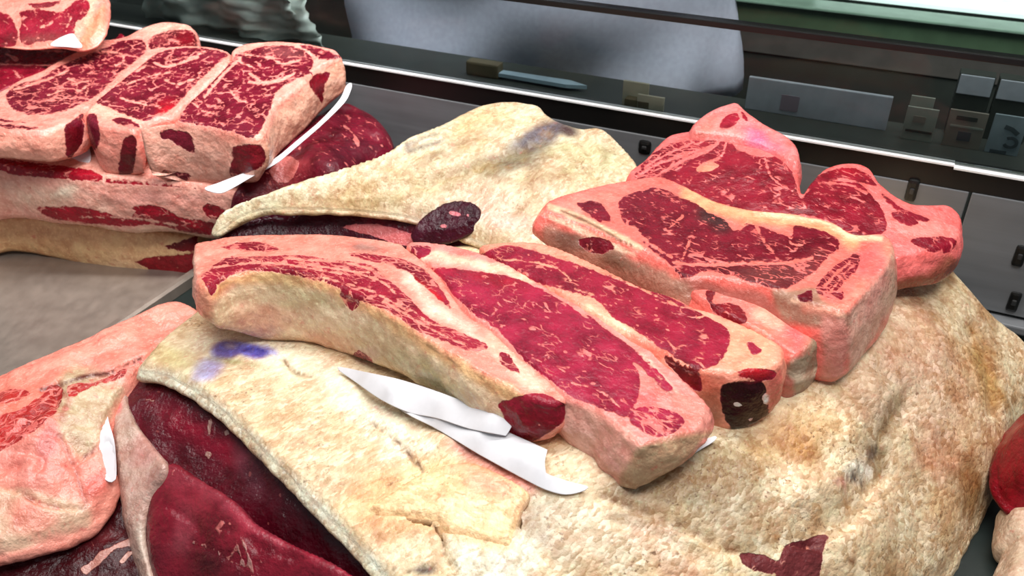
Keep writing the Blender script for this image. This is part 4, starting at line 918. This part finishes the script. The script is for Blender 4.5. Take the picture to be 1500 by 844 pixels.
# ---------------------------------------------------------------- second loin behind
P2C = [(315,338,.140),(400,300,.166),(480,270,.182),(560,250,.192),(600,215,.208),(700,165,.222),(760,157,.224),(800,172,.220),(900,215,.205),(930,245,.195),(500,318,.152),(640,320,.152),(720,345,.152),(800,360,.150),(900,330,.165),(800,270,.190),(650,260,.185)]
p2, p2s, _ = piece([(312,338,10),(330,312,14),(400,284,20),(480,257,20),(552,234,20),(572,224,20),(600,206,20),(650,186,20),(690,166,20),(715,158,20),(750,155,20),(790,162,20),(802,174,20),(822,186,20),(850,195,20),(880,194,20),(908,216,20),(932,244,20),(960,300,20),(930,360,20),(850,385,20),(760,380,16),(735,366,14),(690,348,12),(660,338,12),(630,326,12),(590,314,12),(540,308,12),(500,305,12),(440,303,14),(390,304,14),(352,314,16),(322,336,12)],
    P2C, (220,202,170), lcol=(70,12,30), gran=.5, wet=.4, dents=[(.007,10,[(620,262),(720,236),(800,200)]),(.006,8,[(852,200),(872,240),(862,300)]),(.004,6,[(560,243),(640,214)]),(.004,7,[(480,292),(600,270),(700,285)]),(.004,6,[(740,300),(770,310),(800,290)]),(-.004,12,[(700,175),(780,172)])], r=.009, step=.0027, grain=(350,320,700,190), seed=31, bulk=.006, rscale=18, rough=.002,
    paint=[('t',(236,222,188),18,[(330,310),(480,258),(600,210),(640,230),(500,290),(380,315)],.7),('t',(222,178,118),14,('b',690,185,44,14,-30),.6),('t',(240,214,172),14,('b',745,175,44,14,5),.7),('t',(104,98,112),9,('b',788,203,44,18,-30),1),('t',(112,104,88),12,('b',745,238,52,14,-14),1),('t',(150,128,92),14,('b',690,250,60,8,-20),.7),('t',(176,140,96),14,('b',560,262,90,7,-22),.7),('t',(190,166,120),12,('b',420,300,60,6,-18),.7),('t',(120,92,66),8,('b',640,226,40,5,-30),.6),('t',(190,160,110),16,('b',600,285,100,8,-18),.7),('t',(206,170,120),14,('b',480,290,70,7,-18),.7),('t',(236,200,190),14,('b',740,325,60,14,10),.7),('t',(170,140,96),10,('b',800,260,44,7,-10),.7),('t',(196,190,150),20,('b',880,240,40,30,10),.6),('t',(200,184,134),18,('b',850,225,40,16,10),.5),('t',(236,196,172),22,('b',720,300,50,20,0),.6),('t',(150,100,44),5,('b',765,305,14,4,-40),.8),('t',(180,150,104),10,('b',780,285,10,8,0),.6),
           ('t',(90,84,80),5,('l',4,[(598,222),(630,212),(650,206)]),.8),('t',(110,104,96),4,('l',3,[(596,212),(640,196)]),.7),('t',(214,190,140),20,('b',560,270,90,14,-20),.5),('t',(60,24,30),5,('b',832,192,15,8,15),.95),('g',.2,5,('b',832,192,15,8,0)),('t',(150,120,80),7,('b',884,228,5,18,10),.6),('t',(226,186,170),10,('l',8,[(480,325),(560,324),(620,328)]),.5)],
    body='fat_cap', name='aged_beef_loin', label='second cream fat-covered loin behind, with dark meat along its front edge', cat='meat')
piece([(322,344),(345,322),(400,308),(500,308),(600,320),(660,335),(720,352),(780,370),(820,390),(760,420),(600,400),(420,390),(330,370)],
    [(335,336,.130),(420,318,.138),(520,318,.139),(640,335,.139),(720,350,.139),(500,350,.118),(640,362,.122),(800,385,.12),(340,355,.120)], (190,90,100), lcol=(74,10,28), marb=.05, wet=.95, base_lean=10, r=.004, zb=.0, step=.0026, root=p2, body='dark_meat', seed=32, bulk=.003,
    paint=[('l',-8,5,[(500,332),(560,330),(620,352),(590,362),(540,345)]),('t',(214,110,110),5,[(500,332),(560,330),(640,360),(590,365)],.8),('l',-4,3,('l',2,[(440,352),(470,346)])),('c',(120,12,40),10,('b',560,330,40,8,15),.8)])
OV = [(606,340),(618,322),(640,306),(664,297),(690,298),(704,308),(702,322),(688,334),(668,344),(640,350),(616,350)]
piece(OV, on(p2s, OV, .003)+on(p2s, [(655,325)], .006), (196,100,110), lcol=(66,8,28), marb=.06, wet=.95, base_lean=10, r=.004, drop=12, step=.0022, root=p2, body='bare_muscle', seed=33, bulk=.002, rscale=60, rough=.0015,
    paint=[('l',-7,2,('b',668,314,9,4,10)),('l',-6,2,('b',650,332,4,2,0)),('l',-6,2,('b',685,316,3,3,0))])

# ---------------------------------------------------------------- the stack at the left
piece([(-60,330,50),(0,322,48),(60,326,54),(120,336,60),(180,344,60),(240,350,56),(285,356,44),(300,340,44),(290,310,44),(200,290,40),(60,280,40),(-60,280,40)],
    [(0,320,.062),(280,352,.052),(100,290,.064)], (240,190,140), lcol=(176,34,44), marb=.2, wet=.6, r=.006, step=.0028, seed=41, bulk=.003,
    lean=[('lean_patch',[(198,384),(225,376),(262,374),(290,372),(290,398),(262,402),(228,404),(214,392)]),(None,[(240,362),(290,345),(290,368),(262,368)])],
    paint=[('t',(252,206,166),14,('b',180,392,40,12,5),.7),('t',(214,150,110),12,('b',60,345,80,14,5),.4),('t',(236,176,120),20,('b',60,370,60,10,10),.5),('c',(120,20,24),6,[(240,345),(290,345),(290,370),(240,370)],.8)],
    name='beef_cut', label='lowest flat cut with creamy orange fat side, resting on the steel tray', cat='meat', zb=None)
piece([(-60,236,86),(-60,250,80),(0,250,72),(60,258,72),(110,264,70),(170,268,76),(230,272,70),(290,278,74),(335,290,62),(352,300,50),(352,300,40),(370,280,40),(350,250,40),(200,220,40),(60,205,40),(-60,205,40)],
    [(0,250,.150),(340,290,.132),(150,215,.158),(0,210,.158)], (240,166,148), lcol=(176,22,40), marb=.4, wet=.75, r=.006, step=.0026, seed=42, bulk=.003, grain=(0,300,300,320),
    lean=[('lean_streak',[(54,305),(88,303),(115,304),(149,311),(190,319),(197,303),(232,302),(267,319),(315,327),(322,344),(267,339),(227,329),(187,332),(149,329),(107,325),(75,320)]),('lean_top',[(-60,225),(0,232),(60,240),(125,248),(150,258),(150,266),(90,262),(20,256),(0,250),(-60,246)]),(None,[(150,262),(240,268),(300,276),(240,273),(160,268)]),(None,[(298,302),(312,300),(330,310),(322,322),(304,318)])],
    veins=[(1.4,[(115,318),(160,318),(200,320),(260,330)]),(2.5,[(180,322),(196,310)])],
    paint=[('t',(246,206,180),14,('b',60,290,70,16,5),.7),('t',(250,226,200),5,('b',95,282,16,6,-20),.8),('t',(236,150,140),14,('b',220,290,60,10,5),.6),('t',(238,190,160),8,('l',8,[(60,330),(150,340),(190,345),(240,335),(300,348)]),.7)],
    name='beef_cut', label='long cut with pink fat side and red streak, directly under the left steaks', cat='meat')
piece([(340,312),(345,290),(380,250),(430,205),(470,178),(505,166),(535,174),(562,194),(578,218),(575,240),(550,258),(500,280),(430,300),(380,318)],
    [(345,300,.130),(400,250,.150),(500,175,.165),(570,215,.145),(480,240,.165),(540,250,.140),(420,300,.120)], (206,110,104), lcol=(118,20,38), marb=.30, wet=.85, base_lean=9, zb=.0, r=.022, step=.0026, seed=43, bulk=.005, rscale=35,
    paint=[('c',(80,16,28),16,('b',490,235,50,18,-20),.7),('l',-4,5,('l',3,[(505,185),(520,200),(525,215)])),('l',-3,4,('l',2.5,[(545,190),(560,215)])),('c',(170,60,62),12,('b',415,270,40,18,-30),.7),('l',-5,6,('b',415,250,22,18,-30))],
    name='beef_cut', label='dark red rounded trimmed muscle, behind the white-edged paper at left', cat='meat')

piece([(-40,150,60),(0,138,60),(30,120,50),(60,108,50),(100,85,50),(150,63,50),(180,58,40),(214,42,40),(244,35,40),(276,39,34),(285,46,30),(286,62,30),(282,74,30),(240,80,50),(215,92,50),(175,126,50),(135,158,50),(124,164,50),(118,172,50),(96,186,46),(60,197,42),(0,198,36),(-40,196,34)],
    [(0,195,.214),(110,170,.214),(0,138,.222),(150,62,.238),(284,44,.242),(215,90,.226)], (246,150,134), lcol=(126,24,42), marb=.62, wet=.75, r=.004, seed=51, grain=(20,150,200,70), gs=(1.15,.46),
    lean=[('lean_eye',[(9,142),(16,131),(34,122),(60,115),(90,96),(120,84),(150,72),(180,60),(206,58),(214,68),(212,78),(190,96),(160,122),(146,136),(120,152),(84,165),(45,168),(20,160)]),('end_muscle',[(216,62),(226,53),(244,46),(262,44),(285,50),(288,84),(260,92),(240,70),(222,72)]),('side_muscle',[(96,186),(112,174),(122,166),(120,210),(100,232),(96,205)]),(None,[(0,174),(20,178),(38,180),(20,179),(0,178)]),(None,[(0,182),(40,186),(55,187),(46,190),(0,186)])],
    veins=[(1.6,[(150,76),(175,78),(182,88),(170,96)]),(1.2,[(100,116),(112,122),(114,134),(128,126)]),(1.4,[(20,132),(60,120),(100,104)]),(2.0,[(214,60),(218,76)]),(1.0,[(70,140),(92,132)]),(1.0,[(104,124),(130,120),(126,140)])],
    paint=[('t',(250,176,156),8,('b',245,42,34,8,0),.8),('t',(236,160,138),9,[(0,198),(60,198),(96,188),(96,240),(0,240)],.8),('c',(120,14,22),5,('b',275,60,20,14,0),.8),('c',(110,12,18),4,('b',108,205,14,24,0),.8),('m',0,3,('b',108,205,16,30,0)),('c',(130,50,50),5,('b',240,54,16,6,-20),.7)],
    name='loin_steak', label='leftmost steak with oval marbled eye, far end rising in a pale fat knob', cat='steak')
piece([(127,172,60),(132,160,60),(175,124,50),(214,92,50),(240,74,50),(290,70,50),(336,79,50),(336,96,50),(302,130,50),(264,165,50),(250,176,50),(228,178,40),(208,186,40),(198,197,58),(198,197,58),(178,193,66),(150,190,70),(136,186,70)],
    [(130,170,.212),(200,190,.207),(260,178,.206),(240,72,.238),(336,85,.236)], (246,150,134), lcol=(126,24,42), marb=.6, wet=.75, r=.0035, seed=52, grain=(150,150,300,80), gs=(1.1,.46),
    lean=[('lean_eye',[(140,149),(150,138),(176,118),(204,99),(228,80),(262,71),(300,71),(334,80),(318,94),(290,120),(262,150),(242,166),(216,177),(190,170),(160,158)]),('side_muscle',[(126,172),(140,168),(146,195),(144,212),(130,230),(126,200)]),('side_muscle',[(180,208),(196,198),(200,215),(194,252),(174,258)]),(None,[(164,176),(180,172),(205,184),(194,190),(176,182)])],
    veins=[(1.6,[(226,92),(244,98),(290,84)]),(1.3,[(240,116),(260,124),(290,114)]),(1.3,[(176,144),(200,150),(236,158)]),(1.8,[(214,96),(200,104)]),(1.1,[(186,124),(220,112),(250,106)]),(1.2,[(262,92),(300,76)])],
    paint=[('t',(250,176,152),8,('l',8,[(132,158),(170,168),(200,180)]),.7),('t',(238,150,132),8,[(136,190),(198,198),(196,270),(128,270)],.7),('c',(110,12,16),5,('b',192,225,16,40,0),.7),('m',0,3,('b',190,235,18,40,0)),('m',0,3,('b',134,195,12,40,0)),('c',(196,24,36),8,('b',245,160,18,12,-30),.8)],
    name='loin_steak', label='middle one of the three left steaks, its fat corner jutting out over the gap', cat='steak')
piece([(206,190,66),(206,190,66),(230,185,84),(262,183,90),(300,188,84),(340,198,72),(366,207,60),(386,202,46),(386,202,46),(394,180,56),(404,158,66),(440,130,62),(464,106,60),(480,96,56),(501,86,50),(501,86,50),(490,76,50),(440,66,50),(400,64,50),(360,68,50),(340,78,50),(338,92,50),(304,130,50),(266,164,50),(260,180,60),(232,184,70)],
    [(206,190,.216),(366,206,.213),(500,86,.246),(360,68,.247),(262,180,.217)], (244,152,136), lcol=(126,24,42), marb=.56, wet=.75, r=.004, seed=53, grain=(290,170,440,80), gs=(1.15,.46),
    lean=[('lean_eye',[(263,177),(272,158),(300,130),(335,94),(352,78),(400,67),(448,74),(459,94),(454,108),(430,118),(404,136),(397,156),(389,176),(378,195),(365,203),(345,195),(310,186),(272,180)]),('side_patch',[(235,192),(250,190),(275,195),(283,208),(284,224),(265,215),(250,205),(237,203)]),('side_patch',[(238,250),(250,252),(278,256),(266,273),(245,266)]),('side_muscle',[(342,216),(380,213),(389,237),(366,252),(338,258),(340,232)]),('side_patch',[(453,124),(462,110),(482,107),(475,130),(472,152),(463,138)]),(None,[(440,66),(480,74),(500,86),(470,86),(450,74)])],
    veins=[(2.4,[(430,108),(410,118),(380,122),(366,120)]),(1.8,[(366,108),(380,118),(386,124)]),(1.6,[(337,132),(348,146),(362,150)]),(2.2,[(300,142),(330,106),(352,86)]),(1.6,[(360,80),(400,86),(412,94),(440,88)]),(1.2,[(284,152),(300,164),(318,168)]),(2,[(446,72),(462,88),(456,104)]),(1.2,[(350,90),(372,100)])],
    paint=[('t',(242,180,158),9,[(206,192),(262,185),(366,208),(386,204),(400,250),(250,280),(206,260)],.75),('t',(236,176,148),7,[(388,204),(406,160),(466,108),(501,88),(512,140),(400,250)],.9),('t',(250,160,140),6,('l',6,[(386,200),(404,160),(440,130),(465,108)]),.7),('t',(240,150,130),8,('b',340,200,30,10,15),.6),('m',0,3,('b',363,235,28,26,0)),('m',.1,3,('b',262,205,30,18,0)),('m',0,3,('b',468,130,16,24,0)),('c',(150,18,28),6,('b',363,235,26,24,0),.6),('c',(140,10,24),4,('b',468,130,16,24,0),.7),('c',(140,80,76),8,('b',420,78,30,10,10),.5)],
    name='loin_steak', label='right one of the three left steaks, white paper edge curling out beneath', cat='steak')
piece([(-40,66,40),(0,64,40),(60,72,40),(120,70,40),(168,60,30),(176,52,30),(184,56,30),(160,70,30),(100,92,40),(60,114,40),(30,126,40),(-40,146,40)],
    [(0,70,.226),(150,64,.234),(0,130,.212)], (240,136,128), lcol=(158,22,44), marb=.3, wet=.75, r=.004, seed=54, base_lean=8,
    veins=[(1.2,[(0,94),(60,96),(84,96)]),(1.6,[(62,74),(95,76)]),(1.2,[(20,104),(30,114)])],
    paint=[('l',-5,3,('l',3,[(10,80),(24,86)])),('l',-3,3,('b',20,68,30,4,5)),('c',(20,16,16),2,('b',67,97,4,4,0),1),('c',(110,10,26),5,('b',110,76,30,6,0),.6)],
    name='loin_steak', label='thin red steak half hidden at the far left, below the upright steak', cat='steak')
_, l6s, _ = piece([(-40,-30,20),(0,-30,20),(60,-32,20),(130,-28,20),(152,-10,20),(155,8,20),(152,36,16),(140,62,8),(122,69,8),(90,66,6),(40,68,6),(0,64,6),(-40,62,6)],
    [(0,-30,.311),(150,-20,.309),(0,65,.256),(130,66,.256)], (244,150,132), lcol=(166,24,46), marb=.35, wet=.75, r=.005, seed=55, grain=(0,20,100,60),
    lean=[('lean_eye',[(30,18),(60,14),(90,18),(110,2),(130,2),(128,20),(112,34),(106,50),(88,56),(60,62),(34,66),(28,50),(32,30)]),('lean_patch',[(-40,20),(0,18),(14,24),(24,44),(22,66),(-40,66)]),(None,[(40,6),(90,2),(80,10),(50,13)])],
    veins=[(1.4,[(60,40),(76,34)]),(1.2,[(98,40),(104,26)])],
    paint=[('t',(196,130,92),6,[(128,30),(152,8),(152,44),(128,70),(118,60)],.8),('t',(250,180,150),6,('l',6,[(135,0),(130,24),(112,44)]),.7),('c',(120,70,60),8,('b',60,60,40,6,0),.5),('c',(140,60,60),5,('b',65,9,26,4,-8),.6)],
    name='loin_steak', label='steak propped upright in the upper left corner, thick fat on its right edge', cat='steak')

# ---------------------------------------------------------------- front left corner
qroot, _, _ = piece([(-60,590,30),(0,556,30),(60,530,30),(150,490,30),(222,456,30),(232,451,30),(262,446,30),(290,458,30),(300,482,30),(235,520,30),(205,548,30),(180,580,30),(160,620,30),(156,680,24),(168,706,20),(150,742,20),(125,772,20),(60,794,20),(0,808,20),(-60,815,20)],
    [(0,558,.118),(150,492,.122),(255,450,.124),(160,540,.122),(60,620,.118),(130,580,.117),(0,700,.100),(150,680,.090),(125,770,.066),(0,806,.072),(60,720,.092)], (240,148,130), lcol=(196,48,44), marb=.95, wet=.75, r=.007, step=.0022, seed=61, bulk=.006, rscale=45, rough=.002, grain=(0,560,250,460),
    lean=[(None,[(-20,618),(30,600),(60,580),(76,566),(92,572),(84,600),(60,624),(20,650),(-10,660)]),(None,[(100,566),(150,556),(184,540),(180,552),(130,568),(104,582)]),(None,[(0,576),(30,570),(44,578),(20,588),(0,592)])],
    dents=[(.007,3,[(60,572),(130,551),(165,545),(182,535),(208,526)]),(.006,5,[(-10,645),(30,628),(60,600),(90,576)]),(.004,3,[(0,622),(40,600)]),(.005,3,[(98,680),(120,672),(150,650)]),(.006,3,[(0,712),(30,720),(60,737),(100,744),(125,742)]),(.004,3,[(88,640),(110,690),(126,738)]),(.004,4,[(84,560),(80,590),(110,600)]),(.004,4,[(20,660),(60,670),(50,700)]),(.004,4,[(0,690),(40,680)]),(-.004,8,[(20,640),(70,650)]),(-.005,10,[(40,690),(80,715)])],
    paint=[('t',(240,120,100),16,[(0,560),(90,530),(130,550),(90,610),(0,650)],.8),('t',(250,160,140),12,('l',12,[(30,556),(150,502),(240,464)]),.7),('t',(196,172,138),9,[(100,540),(160,548),(180,570),(158,620),(130,664),(110,670),(92,640),(80,590)],.95),('t',(232,150,140),9,[(130,545),(200,530),(180,565),(150,560)],.5),
           ('t',(222,130,118),14,('b',50,670,70,40,20),.7),('t',(186,84,84),8,('b',70,650,14,30,10),.6),('t',(214,170,142),6,[(-60,710),(0,712),(50,722),(125,740),(128,772),(60,794),(0,808),(-60,815)],.95),('t',(226,120,104),12,('b',45,758,36,24,10),.7),('t',(206,80,70),7,('b',140,710,20,16,-30),.7),
           ('t',(90,26,24),3,('l',2,[(60,572),(130,551),(165,545),(182,535),(208,526)])),('t',(120,30,26),4,('l',2.5,[(0,640),(30,630),(60,600),(90,576)]),.8),('t',(110,40,36),3,('l',1.6,[(98,680),(120,672),(150,650)]),.8),('t',(110,40,36),3,('l',1.4,[(30,722),(60,738),(100,744),(125,745)]),.7),('t',(100,30,30),3,('l',1.6,[(88,640),(110,690),(126,738)]),.7),('t',(176,60,50),6,('l',5,[(80,570),(100,585),(90,610)]),.6)],
    name='rib_section', label='bone-in pink fatty rib section at the lower left, pale bone showing', cat='meat')
piece([(-60,790),(0,790),(100,765),(170,720),(200,750),(215,800),(230,870),(220,950),(100,960),(-60,930)],
    [(0,800,.050),(120,770,.048),(190,760,.05),(100,850,.035),(0,880,.03),(210,850,.03)], (196,140,124), lcol=(74,16,22), marb=.15, wet=.85, base_lean=8, zb=.0, r=.010, step=.0028, seed=62, bulk=.006, rscale=40,
    paint=[('l',-5,6,('l',7,[(125,835),(165,805),(195,795)])),('l',-6,3,('l',4,[(178,825),(186,815),(196,808)])),('c',(120,40,44),10,('b',155,785,24,10,-20),.6),('t',(170,110,100),6,('l',7,[(125,835),(165,805),(195,795)]),.7)],
    name='beef_cut', label='dark meat in the shadow below the pink rib section', cat='meat')
# ---------------------------------------------------------------- right edge
piece([(1560,606),(1510,608),(1482,624),(1470,645),(1462,690),(1466,722),(1484,742),(1510,752),(1580,750),(1600,680)],
    [(1470,640,.082),(1500,612,.088),(1470,720,.05),(1520,750,.05),(1560,680,.095),(1500,680,.085)], (200,60,70), lcol=(160,16,34), marb=.04, wet=.85, base_lean=12, zb=.03, r=.02, step=.0025, seed=63,
    name='beef_cut', label='red piece of meat at the right edge beside the large loin', cat='meat')
piece([(1478,738),(1472,760),(1470,790),(1480,800),(1470,830),(1462,870),(1520,900),(1600,850),(1600,750),(1530,735)],
    [(1478,745,.045),(1470,790,.04),(1470,860,.035),(1560,800,.05),(1560,750,.05)], (206,178,152), wet=.5, gran=.25, zb=.0, r=.014, step=.0028, seed=64, bulk=.005,
    name='beef_cut', label='cream fat piece under the red meat at the right edge', cat='meat')

# ---------------------------------------------------------------- papers
def sheet(outline, ctrl, label, seed, parts=(), **kw):
    root, S, ob = piece(outline, ctrl, (255,255,255), drop=1.0, r=0.0, step=.003, rough=.0, bulge=0, mat=PAPER, body='sheet', name='butcher_paper', label=label, cat='paper', seed=seed, relief=0, **kw)
    return root
pa = [(494,538),(540,546),(600,560),(680,588),(754,616),(754,616),(742,638),(742,638),(690,628),(640,612),(600,604),(560,586),(522,560)]
pr = sheet(pa, stack(on(p1s, [(494,538),(522,560)], .007), on(p1s, [(560,586),(600,604),(640,612),(690,628),(742,638)], .013), on(p1s, [(570,569),(640,591),(720,618)], .022), on(p1s, [(540,546),(600,560),(680,588),(754,616)], .019)), 'white butcher paper folded in a long roll under the front steak', 71)
pb = [(552,568),(600,584),(640,590),(700,614),(760,640),(802,659),(802,659),(798,676),(800,694),(800,694),(832,705),(862,714),(832,724),(800,717),(760,697),(700,664),(640,628),(590,602)]
piece(pb, stack(on(p1s, [(552,568),(590,602),(640,628),(700,664),(760,697),(800,717),(862,714)], .004), on(p1s, [(600,600),(640,612),(700,640),(760,669),(795,684)], .013), on(p1s, [(600,584),(640,592),(700,614),(760,640),(802,659)], .008), on(p1s, [(835,710)], .006)), (255,255,255), drop=1.0, r=0, step=.003, rough=0, bulge=0, mat=PAPER, root=pr, body='folded_layer', relief=0, seed=72)
sheet([(300,275),(322,267),(366,250),(374,247),(404,231),(430,210),(470,176),(498,145),(507,126),(514,121),(515,128),(506,148),(472,182),(434,215),(406,238),(370,258),(326,282),(304,279)],
    [(302,274,.160),(370,249,.168),(430,206,.181),(512,122,.212),(325,281,.161),(434,213,.181),(506,146,.206)], 'crinkled white paper edge showing under the right one of the left steaks', 73, bulk=.004, rscale=70)
sheet([(92,236),(112,222),(122,206),(130,214),(132,236),(112,240)], [(92,236,.152),(122,206,.166),(132,236,.153)], 'scrap of white paper in the gap between left steaks', 74)
sheet([(74,66),(86,56),(106,49),(112,56),(120,69),(96,68)], on(l6s, [(76,66),(106,50),(120,69)], .007), 'bright white paper scrap under the upright steak', 75)
sheet([(996,672),(1020,650),(1050,638),(1046,646),(1020,662),(1002,676)], [(998,672,.160),(1048,640,.164),(1020,662,.1615)], 'torn translucent paper corner poking out beside the blackish steak end', 76)
sheet([(142,640),(150,628),(148,612),(156,606),(160,620),(168,650),(170,700),(160,706),(144,690),(146,660)], [(148,610,.105),(160,606,.105),(144,690,.084),(168,700,.086),(150,640,.102)], 'crumpled white paper tucked between rib section and large loin', 77, bulk=.02, rscale=60)
